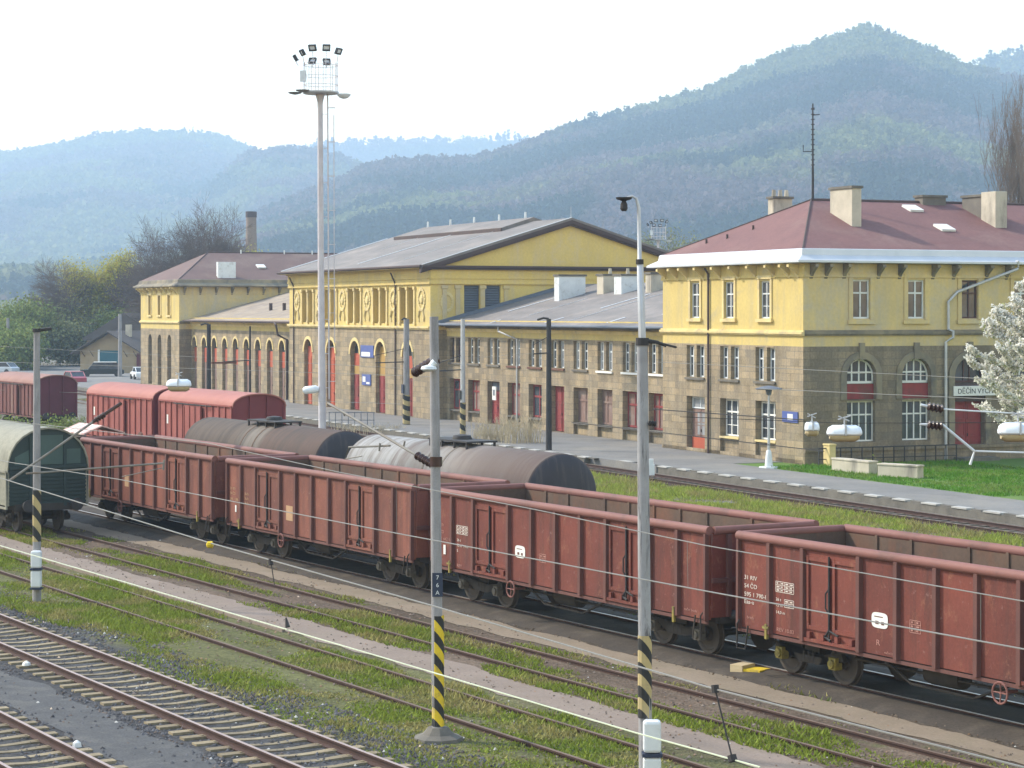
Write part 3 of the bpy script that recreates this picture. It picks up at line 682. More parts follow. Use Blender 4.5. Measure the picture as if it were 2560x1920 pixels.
        at_.cyl((ax,ay,13.85),(ax,ay,15.6),.07,.06,6); at_.cyl((ax,ay,15.5),(ax,ay,19.0),.05,.035,6)
        for k in range(12): at_.box(ax-.09,ax+.09,ay-.06,ay+.06,15.7+k*.27,15.75+k*.27)
        at_.build('antenna_mast', MT['iron'], roof)
        aa = MB(); aa.tube([(ax,ay,16.45),(ax-.4,ay-.35,16.45),(ax-.4,ay-.35,16.8)],.03,5); aa.build('antenna_arm', MT['iron'], roof); MB().tube([(ax-.2,ay+.1,18.4),(ax+.35,ay+.2,18.4)],.03,5).build('antenna_arm', MT['iron'], roof); MB().tube([(ax-.15,ay,18.75),(ax+.15,ay,18.75)],.03,5).build('antenna_arm', MT['iron'], roof)
    else:
        chimney(xr-1.0,xr-.35,4.0,5.8,11.0,12.75,MT['offwhite'],roof,False)
        sk = MB(lambda u,v,w: (xr-3.4+u*.937+w*.35, 9.3+v, 12.36-u*.348+w*.937)); sk.box(-.45,.45,-.42,.42,0,.12).build('skylight', MT['white'], roof)
        for sy in (8.4,13.0,16.0): MB().cyl((xr-7.3,sy,13.7),(xr-7.3,sy,14.15),.07,.07,7).build('vent_pipe', MT['offwhite'], roof)
pavilion(0.0, True); pavilion(-116.6, False)

# ---- wings (set back 1.23 m)
WY = 1.23
def wing(x0, x1, mid):
    fs = front(WY); ops = []
    if mid:
        cs = [-48.6+3.39*i for i in range(10)]
        for c in cs:
            for s in (-.58,.58): ops.append((c+s-.43,c+s+.43,4.36,6.08,False,.28))
            ops.append((c-1.02,c+1.02,.36,3.24,False,.42))
    else:
        cs = [-115.55+3.46*i for i in range(9)]
        for c in cs: ops.append((c-.82,c+.82,.36,5.42,True,.32))
    wall('stone_wall', fs, MT['stone'], x0, x1, -.1, 6.17, ops)
    wall('plaster_wall', fs, MT['plaster'], x0, x1, 6.17, 7.3, [])
    bandbox('string_course', fs, x0, x1, 0,0,0, MT['trim'], [(6.52,6.60,.06),(6.60,6.72,.12)])
    bandbox('cornice', fs, x0, x1, 0,0,0, MT['trim_dark'] if mid else MT['trim'], [(6.76,6.86,.2),(6.86,6.955,.36)])
    ye, yr, sl = .45, 11.2, .264; ze = 7.16+sl*(ye-1)
    mb = MB()
    for (a, b, c_) in ((0,0,0),):
        mb.prism([(ye,ze),(ye,ze-.1),(yr,7.16+sl*(yr-1)-.1),(yr*2-ye,ze-.1),(yr*2-ye,ze),(yr,7.16+sl*(yr-1))], x0+.02, x1-.02)
    roof = mb.build('roof', MT['roof_grey'] if mid else MT['roof_tan'], ST_); roof['label'] = 'low grey sheet roof between hall and nearer pavilion' if mid else 'low tan roof between farther pavilion and hall'
    zz = lambda y: 7.16+sl*(y-1)
    MB().tube([(x0+.1,ye-.08,ze-.02),(x1-.1,ye-.08,ze-.02)], .09, 8).build('gutter', MT['fascia'] if not mid else MT['louvre'], ST_)
    if mid:
        for (xa, ya, yb, w) in ((-45.2,3.8,9.5,.25),(-32.2,4.5,8.0,.2),(-24.5,1.2,2.4,.22),(-33.0,1.0,2.3,.2),(-41.5,.9,1.6,.2),(-20.5,3.1,3.5,1.2),(-39.5,2.8,7.0,.05),(-30.5,1.2,8.0,.05)):
            MB().prism([(ya,zz(ya)+.012),(yb,zz(yb)+.012),(yb,zz(yb)+.035),(ya,zz(ya)+.035)], xa-w/2, xa+w/2).build('roof_flashing', MT['zinc'], roof)
        verge = MB(); verge.prism([(ye,ze),(10.5,zz(10.5)),(10.5,zz(10.5)+.22),(ye,ze+.22)], x0+.05, x0+.5); verge.build('verge', MT['louvre'], roof)
        chimney(-43.6,-42.8,6.5,8.5,8.2,10.3,MT['offwhite'],roof); chimney(-40.4,-39.4,8.2,9.7,8.7,10.3,MT['render'],roof,True,1); chimney(-37.6,-36.5,8.1,9.6,8.7,10.25,MT['offwhite'],roof,True,1); chimney(-33.6,-32.8,8.4,9.4,8.9,10.3,MT['render'],roof); chimney(-30.2,-28.6,8.6,9.0,8.9,10.0,MT['offwhite'],roof,False)
        MB().box(-24.5,-19.5,8.3,8.9,9.0,9.75).build('roof_vent', MT['fascia'], roof)
        fm = MT['offwhite']
        for i, c in enumerate(cs):
            first = i == 0
            for s in (-.58,.58): window(fs, c+s-.42, c+s+.42, 4.37, 6.07, .26, MT['frame_brown'] if first else fm, MT['glass'] if first or rng.random()<.3 else MT['curtain'], trans=(.66,), fw=.085, bars=(.33,))
            bandbox('window_sill', fs, c-1.1, c+1.1, 4.22, 4.34, .1, MT['white'] if i in (7,8,9) else MT['rust'] if i in (3,4,5) else MT['kerb'])
            if i in (2,5): panel_door(fs, c-1.0, c+1.0, .4, 2.55 if i==2 else 3.2, .38, MT['door_red'], 'dark red panelled platform door')
            if i == 2: window(fs, c-1.0, c+1.0, 2.6, 3.2, .36, MT['frame_brown'], MT['louvre'], mull=(.5,), trans=())
            if i not in (2,5):
                dm = MT['door_brown'] if i in (6,7) else MT['door_red']
                window(fs, c-1.0, c+1.0, 1.12, 3.2, .38, dm, MT['door_brown'] if i not in (0,4) else MT['glass'], mull=(.33,.67) if i%2 else (.5,), trans=(.64,), fw=.12)
                MB(fs).box(c-1.01,c+1.01,.22,.4,.3,.98).build('window_apron', MT['stone'], ST_)
                MB(fs).box(c-1.03,c+1.03,-.03,.4,.985,1.09).build('window_sill', MT['kerb'], ST_)
        for px_ in (-39.3,):
            dp = MB(); dp.tube([(px_,.5,6.95),(px_,.5,6.6),(px_+1.6,WY-.1,6.1),(px_+1.6,WY-.1,.3)], .065, 7); dp.build('downpipe', MT['galv'], ST_)
    else:
        for c in cs:
            archivolt(fs, c-.82, c+.82, 5.42, .22, .05, MT['trim'], None, False)
            MB(fs).poly([(c-.8,.31,4.45),(c+.8,.31,4.45),(c+.8,.31,5.42),(c-.8,.31,5.42)]).build('fanlight', MT['glass'], ST_)
            MB(fs).box(c-.8,c+.8,.24,.31,3.05,4.43).build('door_head', MT['door_orange'], ST_)
            panel_door(fs, c-.8, c+.8, .4, 3.03, .30, MT['door_brown'])
        for (vx, vy) in ((-100.5,4.2),(-96.5,4.2)): MB().cyl((vx,vy,zz(vy)-.1),(vx,vy,zz(vy)+.65),.16,.16,8).build('vent_pipe', MT['fascia'], roof)
        MB().prism([(4.2,zz(4.2)+.01),(5.2,zz(5.2)+.01),(5.2,zz(5.2)+.06),(4.2,zz(4.2)+.06)], -92, -88.5).build('roof_flashing', MT['roof_grey'], roof); MB().prism([(3.0,zz(3)+.01),(3.2,zz(3.2)+.01),(3.2,zz(3.2)+.06),(3.0,zz(3)+.06)], -90, -84).build('roof_flashing', MT['roof_grey'], roof)
        hw = MB(); hw.tube([(-87.5,.4,7.0),(-86.3,.2,6.75),(-86.3,.35,5.9),(-86.2,WY-.1,5.5),(-86.2,WY-.1,.4)], .1, 7); hw.build('downpipe', MT['fascia'], ST_)
wing(-50.16, -15.0, True); wing(-116.6, -82.0, False)

# ---- gabled hall
hx0, hx1, hy1 = -82.0, -50.16, 21.5
fs, fe = front(0), endf(hx1)
dcs = [-77.1+5.62*i for i in range(5)]
wall('stone_wall', fs, MT['stone'], hx0, hx1, -.1, 6.68, [(c-1.03,c+1.03,.36,5.66,True,.36) for c in dcs])
ncs = dcs; nops = []
for c in ncs:
    for s in (-.78,.78): nops.append((c+s-.62,c+s+.62,7.02,9.62,False,.35))
wall('plaster_wall', fs, MT['plaster'], hx0, hx1, 6.68, 11.0, nops)
wall('stone_wall', fe, MT['stone'], 0, hy1, -.1, 6.68, [])
ew = wall('plaster_wall', fe, MT['plaster_gable'], 0, hy1, 6.68, 11.0, [(2.55,3.75,6.9,9.75,False,.3),(4.15,5.35,6.9,9.75,False,.3)])
for b in (lambda u,d,z: (hx0+d,u,z),): wall('plaster_wall', b, MT['plaster'], 0, hy1, 6.68, 11.0, []); wall('stone_wall', b, MT['stone'], 0, hy1, -.1, 6.68, [])
for (a, b) in ((2.55,3.75),(4.15,5.35)):
    l = MB(fe); l.box(a,b,.24,.29,6.9,9.75)
    for k in range(16): z = 7.0+k*.17; l.add([(a+.03,.12,z),(b-.03,.12,z),(b-.03,.23,z+.12),(a+.03,.23,z+.12)], [(0,1,2,3)])
    l.build('louvre', MT['louvre'], ST_)
def pilaster(fn, u, z0, z1, w, mat):
    n = [(w*1.5,.03),(w*1.5,.14),(w,.2)]
    p = MB(fn); zs = [(z0,w*1.35,-.13),(z0+.16,w*1.35,-.13),(z0+.2,w,-.1),(z1-.28,w,-.1),(z1-.22,w*1.5,-.15),(z1,w*1.5,-.15)]
    for z, hw, d in zs: p.v += [fn(u-hw,.0,z),fn(u-hw,d,z),fn(u+hw,d,z),fn(u+hw,.0,z)]
    for i in range(len(zs)-1):
        for j in range(3): p.f.append([i*4+j,i*4+j+1,i*4+j+5,i*4+j+4]); p.mi.append(0)
    p.f += [[0,1,2,3],[20,21,22,23]]; p.mi += [0,0]
    return p.build('pilaster', mat, ST_)
for u in (1.05,2.05,3.95,5.75): pilaster(fe, u, 6.9, 9.74, .16, MT['plaster_shade'])
for fn, a, b, m_ in ((fs,hx0-.1,hx1+.1,MT['trim']),(fe,.004,hy1,MT['plaster_gable'])):
    bandbox('string_course', fn, a, b, 0,0,0, m_, [(6.62,6.72,.12),(6.72,6.86,.2)])
    bandbox('entablature', fn, a, b, 0,0,0, m_ if fn is fe else MT['plaster'], [(9.82,9.93,.14),(9.93,10.2,.1),(10.2,10.3,.17),(10.3,10.85,.12),(10.85,11.0,.3)])
for i, c in enumerate(ncs):
    for s in (-.78,.78):
        MB(fs).poly([(c+s-.62,.34,7.02),(c+s+.62,.34,7.02),(c+s+.62,.34,9.62),(c+s-.62,.34,9.62)]).build('niche', MT['niche'], ST_)
    for s in (-1.5,0,1.5): pilaster(fs, c+s, 6.95, 9.68, .12, MT['trim'])
for i in range(6):
    c = dcs[0]-2.81+5.62*i
    if c < hx0+1: c += .5
    if c > hx1-1: c -= .35
    w = MB(fs)
    for k in range(18):          # wreath of leaves with ribbon ends, moulded in relief
        a = 2*math.pi*k/18; w.lathe([(.02,-.06),(.13,-.05),(.15,.0)], (c+.6*math.cos(a), -.02, 8.75+.72*math.sin(a)), 'y', 6)
    w.tube([(c-.3,-.05,7.95),(c-.55,-.04,7.5),(c-.45,-.04,7.2)],.07,5); w.tube([(c+.3,-.05,7.95),(c+.55,-.04,7.5),(c+.45,-.04,7.2)],.07,5); w.lathe([(.34,-.03),(.26,-.1),(.05,-.12)],(c,.0,8.75),'y',10)
    w.build('wreath_relief', MT['trim'], ST_)
w = MB(fe)
for k in range(18): a = 2*math.pi*k/18; w.lathe([(.02,-.06),(.12,-.05),(.14,.0)], (1.55+.42*math.cos(a)-.3, -.02, 8.55+.6*math.sin(a)), 'y', 6)
w.build('wreath_relief', MT['trim'], ST_)
for i, c in enumerate(dcs):
    archivolt(fs, c-1.03, c+1.03, 5.66, .26, .06, MT['trim'], None, False)
    if i < 2:
        panel_door(fs, c-1.0, c+1.0, .4, 4.3, .33, MT['door_orange'], 'tall orange-red arched doorway'); fl_ = MT['door_orange']
        MB(fs).box(c-1.0,c+1.0,.30,.35,4.302,5.1).build('fanlight', fl_, ST_)
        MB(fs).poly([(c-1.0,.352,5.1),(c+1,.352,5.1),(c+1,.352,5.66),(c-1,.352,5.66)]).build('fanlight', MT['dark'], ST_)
    else:
        panel_door(fs, c-1.0, c+1.0, .4, 3.1, .33, MT['door_red'], 'tall crimson doorway under ochre boards')
        MB(fs).box(c-1.0,c+1.0,.29,.35,3.12,3.75).build('door_head', MT['boards'], ST_)
        MB(fs).box(c-1.0,c+1.0,.31,.348,3.77,5.3 if i==3 else 4.7).build('fanlight', MT['boards'] if i==3 else MT['door_orange'], ST_)
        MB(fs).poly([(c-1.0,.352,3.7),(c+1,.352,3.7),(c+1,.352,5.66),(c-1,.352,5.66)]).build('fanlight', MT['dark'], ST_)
# roof with overhanging eaves and a pediment
ov, yr, zr, zE = .85, hy1/2, 14.62, 11.12
sl = (zr-zE)/(yr+ov)
rf = MB(); o_ = .45
prof = [(-ov,zE),(-ov,zE-.16),(yr,zr-.16),(hy1+ov,zE-.16),(hy1+ov,zE),(yr,zr)]
rf.prism(prof, hx0-o_, hx1+o_)
hroof = rf.build('roof', MT['roof_grey'], ST_); hroof['label'] = 'big grey sheet gable roof of the hall'
# raking and level cornices, tympanum
rc = MB()
for sgn in (1,-1):
    f = (lambda y: y) if sgn == 1 else (lambda y: hy1-y)
    for (dz, th, ext) in ((-.165,.26,.42),(-.43,.12,.30)):
        rc.add([(hx1+.02,f(-ov),zE+dz),(hx1+.02,f(-ov),zE+dz-th),(hx1+.02,f(yr),zr+dz-th),(hx1+.02,f(yr),zr+dz),
                (hx1+ext,f(-ov),zE+dz),(hx1+ext,f(-ov),zE+dz-th),(hx1+ext,f(yr),zr+dz-th),(hx1+ext,f(yr),zr+dz)],
               [(0,1,2,3),(7,6,5,4),(0,4,5,1),(1,5,6,2),(2,6,7,3),(3,7,4,0)])
rc.box(hx1+.004,hx1+.6,-.75,hy1+.7,10.98,11.12); rc.box(hx1+.004,hx1+.4,-.5,hy1+.5,10.84,10.978)
rc.build('pediment_cornice', MT['fascia'], ST_)
MB().add([(hx1-.01,.2,11.0),(hx1-.01,hy1-.2,11.0),(hx1-.01,yr,zr-.35)], [(0,1,2)])
tp = MB(); tp.add([(hx1-.015,-.3,11.0),(hx1-.015,hy1+.3,11.0),(hx1-.015,yr,zr-.2)], [(0,1,2)]); t_ = tp.build('pediment', MT['plaster_gable'], ST_); t_['label'] = 'triangular yellow gable field with a faded patch'
tp = MB(); tp.add([(hx0+.015,-.3,11.0),(hx0+.015,hy1+.3,11.0),(hx0+.015,yr,zr-.2)], [(0,1,2)]); tp.build('pediment', MT['plaster'], ST_)
ev = MB(); ev.box(hx0-.3,hx1+.3,-.62,-.01,11.0-.02,11.06); ev.box(hx0-.3,hx1+.3,-.84,-.62,10.93,11.0); ev.build('eaves_soffit', MT['trim'], ST_)
MB().tube([(hx0-.4,-ov-.06,zE-.05),(hx1+.45,-ov-.06,zE-.05)],.1,8).build('gutter', MT['fascia'], ST_)
zz = lambda y: zE+sl*(y+ov)
for (xa, ya, yb, w, h) in ((hx0-.3,-.6,yr-2,.3,.05),(-66.5,.5,yr-1.0,.22,.03),(-73.5,5,yr-2,.06,.02),(-58,1,yr,.06,.02),(hx1+.3,-.7,yr,.18,.03)):
    MB().prism([(ya,zz(ya)+.01),(yb,zz(yb)+.01),(yb,zz(yb)+h+.01),(ya,zz(ya)+h+.01)], xa-w/2, xa+w/2).build('roof_flashing', MT['zinc'], hroof)
mn = MB(); mn.prism([(8.2,zz(8.2)-.05),(8.2,zz(8.2)+.26),(yr,zr+.3),(hy1-8.2,zz(8.2)+.26),(hy1-8.2,zz(8.2)-.05)], -79.0, -56.5); mm_ = mn.build('ridge_vent', MT['roof_grey'], hroof)
MB().box(-79.02,-56.48,8.1,8.19,zz(8.2)-.02,zz(8.2)+.22).build('vent_louvre', MT['fascia'], hroof)
for x_ in (-78,-73,-68,-63,-58): MB().cyl((x_,yr,zr+.2),(x_,yr,zr+.75),.1,.08,7).build('vent_pipe', MT['offwhite'], hroof)
MB().cyl((hx1+.2,yr,zr-.1),(hx1+.2,yr,zr+.8),.025,.02,5).build('lightning_rod', MT['galv'], hroof)
# downpipes
dp = MB(); dp.tube([(-.2,12.2,10.55),(-.2+.9,12.35,10.45),(.6,12.4,10.1),(.14,9.0,8.9),(.14,8.45,8.4),(.14,8.45,7.0),(.35,8.6,6.9),(.35,8.6,6.6),(.14,8.3,6.35),(.14,8.3,.4)], .075, 8)
dp.build('downpipe', MT['galv'], ST_)
for (px_, y_) in ((-9.6,-.09),(-80.6,-.09),(-56.9,-.09)):
    d_ = MB(); d_.tube([(px_,-.45 if px_<-50 else -.3,10.7 if px_<-50 else 10.2),(px_,y_,9.9 if px_<-50 else 9.9),(px_,y_,.35)], .06, 7); d_.build('downpipe', MT['fascia'], ST_)

# ---- signs fixed to the walls
BS = ST_.matrix_world
def bworld(x, y, z): return bpt(-95.6+x, 57.47+y, z)
sg = thing('station_sign', 'long white sign with dark letters above the red end door', 'sign', bworld(.0,0,0), RB)
MB().box(.02,.16,8.78,11.75,3.60,4.10).build('board', MT['white'], sg, bevel=.01)
text_obj('lettering', 'DĚČÍN VÝCHOD', .36, MT['iron'], sg, (.165,9.0,3.72), (R(90),0,R(90)))
sg = thing('wall_sign', 'small blue sign on the sunny corner wall of the nearer pavilion', 'sign', bworld(0,0,0), RB)
MB().box(-1.95,-.45,-.06,-.012,2.38,2.92).build('board', MT['sign_blue'], sg); MB().box(-1.42,-.9,-.066,-.061,2.5,2.8).build('pictogram', MT['white'], sg)
sg = thing('wall_sign', 'blue and white sign high between two arched hall doors', 'sign', bworld(0,0,0), RB)
MB().box(-64.4,-61.6,-.07,-.012,4.45,5.35).build('board', MT['sign_blue'], sg); MB().box(-64.2,-62.3,-.078,-.071,4.52,4.85).build('pictogram', MT['white'], sg)
sg = thing('wall_sign', 'blue and white poster board low between two arched hall doors', 'sign', bworld(0,0,0), RB)
MB().box(-64.1,-62.2,-.07,-.012,2.35,3.2).build('board', MT['sign_blue'], sg); MB().box(-63.9,-63.3,-.078,-.071,2.6,3.0).build('pictogram', MT['white'], sg); MB().box(-63.1,-62.4,-.078,-.071,2.45,2.6).build('pictogram', MT['white'], sg)
sg = thing('notice_board', 'white notice fixed on the dark red platform door of the low wing', 'notice', bworld(0,0,0), RB)
MB().box(-41.9,-41.3,WY-.06,WY-.01,2.0,2.9).build('board', MT['white'], sg); MB().box(-41.75,-41.45,WY-.067,WY-.061,2.3,2.7).build('pictogram', MT['louvre'], sg)
# ------------------------------------------------------------------ rolling stock
def bogie(parent, x, axle=None, wb=.9, wr=.46, name='bogie'):
    b = MB()
    for s in (-1,1):
        y = s*1.0
        b.add([(x-wb-.25,y-.05,.52),(x+wb+.25,y-.05,.52),(x+wb+.2,y-.05,.68),(x+.55,y-.05,.60),(x+.35,y-.05,.36),(x-.35,y-.05,.36),(x-.55,y-.05,.60),(x-wb-.2,y-.05,.68),
               (x-wb-.25,y+.05,.52),(x+wb+.25,y+.05,.52),(x+wb+.2,y+.05,.68),(x+.55,y+.05,.60),(x+.35,y+.05,.36),(x-.35,y+.05,.36),(x-.55,y+.05,.60),(x-wb-.2,y+.05,.68)],
              [(0,7,6,5,4,3,2,1),(8,9,10,11,12,13,14,15)]+[(i,(i+1)%8,(i+1)%8+8,i+8) for i in range(8)])
        for e in (-.16,0,.16): b.cyl((x+e,y,.38),(x+e,y,.6),.06,.06,8)
    b.box(x-.25,x+.25,-.95,.95,.45,.75)
    for e in (-wb,wb): b.cyl((x+e,-1.0,wr),(x+e,1.0,wr),.075,.075,8)
    bo = b.build(name, MT['under'], parent)
    for e in (-wb,wb):
        for s in (-1,1):
            w = MB(); y = s*.755; w.lathe([(.12,-.06*s),(.40,-.055*s),(wr+.03,-.06*s),(wr+.03,-.035*s),(wr,-.03*s),(wr-.01,.07*s),(.38,.07*s),(.34,.03*s),(.15,.03*s),(.13,.1*s)], (x+e,y,wr), 'y', 20); w.build('wheel', MT['wheel'], bo, True)
            a = MB(); a.box(x+e-.11,x+e+.11,s*1.05-.09,s*1.05+.09,wr-.12,wr+.13); a.lathe([(.095,0),(.09,.05*s),(.03,.06*s)],(x+e,s*1.14,wr),'y',10); a.build('axle_box', axle or MT['under'], bo)
    return bo
def buffers(parent, L, z=1.02):
    for s in (-1,1):
        for y in (-.87,.87):
            m = MB(); m.cyl((s*L,y,z),(s*(L+.36),y,z),.11,.1,10); m.cyl((s*(L+.34),y,z),(s*(L+.5),y,z),.07,.07,10); m.cyl((s*(L+.5),y,z),(s*(L+.57),y,z),.225,.22,14); m.build('buffer', MT['iron'], parent, True)
def coupling(parent, L):
    for s in (-1,1):
        m = MB(); m.tube([(s*L,0,1.0),(s*(L+.3),0,.98),(s*(L+.42),0,.8),(s*(L+.36),0,.62)],.04,6); m.tube([(s*L,.3,.95),(s*(L+.25),.3,.7),(s*(L+.3),.28,.5)],.025,5); m.build('coupling', MT['under'], parent)

RIBS = None
def open_wagon():
    """bogie open wagon, both sides ribbed with two double doors"""
    L, Wd, zb, zt = 6.42, 1.45, .93, 2.86
    t = thing('open_wagon', 'x', 'goods wagon')
    pw, dw = 1.15, 1.82
    xs = [-L, -L+pw, -L+2*pw, -L+2*pw+dw]; xs += [xs[-1]+pw*k for k in (1,2,3,4)]; xs += [xs[-1]+dw]; xs += [xs[-1]+pw, L]
    doors = [(xs[2],xs[3]),(xs[7],xs[8])]
    b = MB()
    for s in (-1,1):
        for a, c in zip(xs, xs[1:]):
            if any(abs(a-d[0])<.01 for d in doors): continue
            b.box(a+.004,c-.004,s*Wd-.03,s*Wd+.03,zb,zt)
    for s in (-1,1): b.box(s*L-.04,s*L+.04,-Wd+.031,Wd-.031,zb+.05,zt)
    b.box(-L+.05,L-.05,-Wd+.035,Wd-.035,1.06,1.12)
    b.build('body', MT['wagon'], t)
    i_ = MB()
    for s in (-1,1): i_.box(-L+.06,L-.06,min(s*(Wd-.034),s*(Wd-.05)),max(s*(Wd-.034),s*(Wd-.05)),1.14,zt)
    for s in (-1,1): i_.box(min(s*(L-.044),s*(L-.058)),max(s*(L-.044),s*(L-.058)),-Wd+.06,Wd-.06,1.14,zt)
    i_.box(-L+.07,L-.07,-Wd+.07,Wd-.07,1.124,1.15)
    for x in xs[1:-1]:
        for s in (-1,1): i_.box(x-.04,x+.04,min(s*(Wd-.052),s*(Wd-.085)),max(s*(Wd-.052),s*(Wd-.085)),1.16,zt)
    i_.build('inner_lining', MT['wagon_in'], t)
    rm = MB(); a, c, z = L+.02, Wd+.02, zt+.04
    rm.tube([(-a,-c,z),(a,-c,z)],.105,10).tube([(-a,c,z),(a,c,z)],.105,10).tube([(-a,-c+.1,z),(-a,c-.1,z)],.095,10).tube([(a,-c+.1,z),(a,c-.1,z)],.095,10)
    rm.build('top_rim', MT['wagon_rim'], t, True)
    rb = MB()
    for s in (-1,1):
        for k, x in enumerate(xs):
            w = .07 if 0<k<len(xs)-1 else .05
            xx = x+(.055 if k==0 else -.055 if k==len(xs)-1 else 0)
            y0, y1 = s*(Wd+.031), s*(Wd+.13)
            # top-hat section tapering towards the top
            rb.add([(xx-w,y0,zb-.02),(xx-w*.75,y1,zb-.02),(xx+w*.75,y1,zb-.02),(xx+w,y0,zb-.02),(xx-w,y0,zt-.03),(xx-w*.75,y0+(y1-y0)*.9,zt-.03),(xx+w*.75,y0+(y1-y0)*.9,zt-.03),(xx+w,y0,zt-.03)],
                   [(0,1,2,3),(4,7,6,5),(0,4,5,1),(1,5,6,2),(2,6,7,3)])
        rb.box(-L,L,min(s*(Wd+.032),s*(Wd+.07)),max(s*(Wd+.032),s*(Wd+.07)),zb-.09,zb-.022)
    for s in (-1,1):
        for y in (-1.0,-.35,.35,1.0): rb.box(min(s*(L+.041),s*(L+.13)),max(s*(L+.041),s*(L+.13)),y-.05,y+.05,zb+.06,zt-.05)
        rb.box(min(s*(L+.041),s*(L+.12)),max(s*(L+.041),s*(L+.12)),-Wd,Wd,1.75,1.85)
        for y in (-Wd,Wd):   # corner gussets
            rb.add([(s*(L+.03),y,zt-.02),(s*(L+.12),y,zt-.02),(s*(L+.05),y,zt-.5)],[(0,1,2)])
    rb.build('side_ribs', MT['wagon_rib'], t)
    for s in (-1,1):
        for (a, c) in doors:
            d = MB(); a2, c2 = a+.075, c-.075; m = (a2+c2)/2
            d.box(a+.004,c-.004,s*Wd-.03,s*Wd+.012,zb,zt)
            for (u0,u1) in ((a2+.02,m-.05),(m+.05,c2-.02)):
                d.box(u0,u0+.08,min(s*(Wd+.012),s*(Wd+.07)),max(s*(Wd+.012),s*(Wd+.07)),zb+.25,zt-.16); d.box(u1-.08,u1,min(s*(Wd+.012),s*(Wd+.07)),max(s*(Wd+.012),s*(Wd+.07)),zb+.25,zt-.16)
                d.box(u0+.08,u1-.08,min(s*(Wd+.012),s*(Wd+.065)),max(s*(Wd+.012),s*(Wd+.065)),zt-.26,zt-.16); d.box(u0+.08,u1-.08,min(s*(Wd+.012),s*(Wd+.065)),max(s*(Wd+.012),s*(Wd+.065)),zb+.25,zb+.33)
            d.box(a2-.05,c2+.05,min(s*(Wd+.013),s*(Wd+.11)),max(s*(Wd+.013),s*(Wd+.11)),zb+.0,zb+.07)
            for k in range(4): xk = a2+.15+k*(c2-a2-.3)/3; d.box(xk-.05,xk+.05,min(s*(Wd+.013),s*(Wd+.12)),max(s*(Wd+.013),s*(Wd+.12)),zb+.072,zb+.2)
            do = d.build('door', MT['wagon'], t)
            la = MB(); y = s*(Wd+.1); la.tube([(m-.02,y,zt-.12),(m-.02,y,zb+.12)],.022,6); la.tube([(m-.02,y,zb+1.15),(m-.09,y+s*.03,zb+1.05),(m-.09,y+s*.03,zb+.75),(m-.02,y,zb+.62)],.02,6); la.tube([(m-.02,y,zb+.3),(m+.3,y+s*.02,zb+.22)],.02,5); la.tube([(m-.02,y,zb+.3),(m-.12,y+s*.02,zb+.16),(m+.05,y+s*.02,zb+.1)],.03,5)
            la.build('latch', MT['iron'], do)
    u = MB(); u.box(-L+.1,L-.1,-.35,-.2,.78,1.05).box(-L+.1,L-.1,.2,.35,.78,1.05).box(-L,L,-1.3,-1.2,.86,1.05).box(-L,L,1.2,1.3,.86,1.05)
    for x in (-L+.08,L-.08,-4.55,4.55,-2,0,2): u.box(x-.1,x+.1,-1.2,1.2,.82,1.04)
    u.tube([(-3.2,-.9,.62),(3.0,-.9,.6)],.03,5); u.tube([(-2.2,-1.1,.85),(-1.2,-1.1,.4),(.6,-1.1,.38),(1.8,-1.1,.85)],.03,5)
    u.build('underframe', MT['under'], t)
    bogie(t, -4.55, MT['axle_grey']); bogie(t, 4.55, MT['axle_grey']); buffers(t, L); coupling(t, L)
    a = MB(); a.lathe([(.05,-.55),(.2,-.5),(.22,-.4),(.22,.4),(.2,.5),(.05,.55)],(-.55,-.75,.62),'x',14); a.build('air_tank', MT['under'], t, True)
    h = MB(); n = 14; cx, cz = -2.02, .72
    h.tube([(cx+.2*math.cos(2*math.pi*k/n), -1.62, cz+.2*math.sin(2*math.pi*k/n)) for k in range(n+1)],.022,6,False)
    for k in range(4): h.tube([(cx,-1.6,cz),(cx+.2*math.cos(math.pi*k/2),-1.62,cz+.2*math.sin(math.pi*k/2))],.015,5)
    h.cyl((cx,-1.62,cz),(cx,-1.2,cz),.03,.03,6); h.build('brake_handwheel', MT['wagon_rim'], t)
    for s in (-1,1): MB().tube([(s*(L-.12),-1.55,1.1),(s*(L-.12),-1.62,1.02),(s*(L-.12),-1.62,.5),(s*(L-.12)-s*.3,-1.62,.5),(s*(L-.12)-s*.3,-1.55,1.0)],.02,5).build('step', MT['under'], t)
    sh = MB(); sh.box(-5.35,-5.28,-1.6,-1.54,.8,1.12); sh.box(-5.42,-5.22,-1.61,-1.545,1.02,1.07); sh.box(5.15,5.22,-1.6,-1.54,.75,1.1); sh.build('hand_lever', MT['axle_yellow'], t)
    return t
OW = [('topmost in the row of open wagons, rusty red, partly hidden by the dark green wagon', -74.78), ('red open wagon with a tan patch, second after the dark green wagon', -60.83),
      ('red open wagon crossed by both tall masts, white emblem near its middle', -46.88), ('largest red open wagon with lettering and emblem, cut by the frame edge', -32.93)]
lab = ['rusty red open goods wagon right behind the dark green covered wagon', OW[1][0], OW[2][0], OW[3][0]]
proto = open_wagon(); wag = []
for i in range(4):
    w = proto if i == 0 else copy_tree(proto)
    wag.append(w)
for i, w in enumerate(wag):
    w['label'] = lab[i]; w['group'] = 'red open goods wagons in a row'
    w.location = tpt(OW[i][1], 30.22, .17); w.rotation_euler = (0,0,RT+(-.003,.002,-.001,.0)[i])
def stencil(w, s, x, z, size, mat, y=-1.487): return text_obj('lettering', s, size, mat, w, (x,y,z), (R(90),0,0), .002, 'LEFT', 1.3)
for w in wag[:2]:
    for c in w.children:
        if c.name.startswith(('body','door')):
            c.data = c.data.copy(); c.data.materials[0] = MT['wagon_pale']
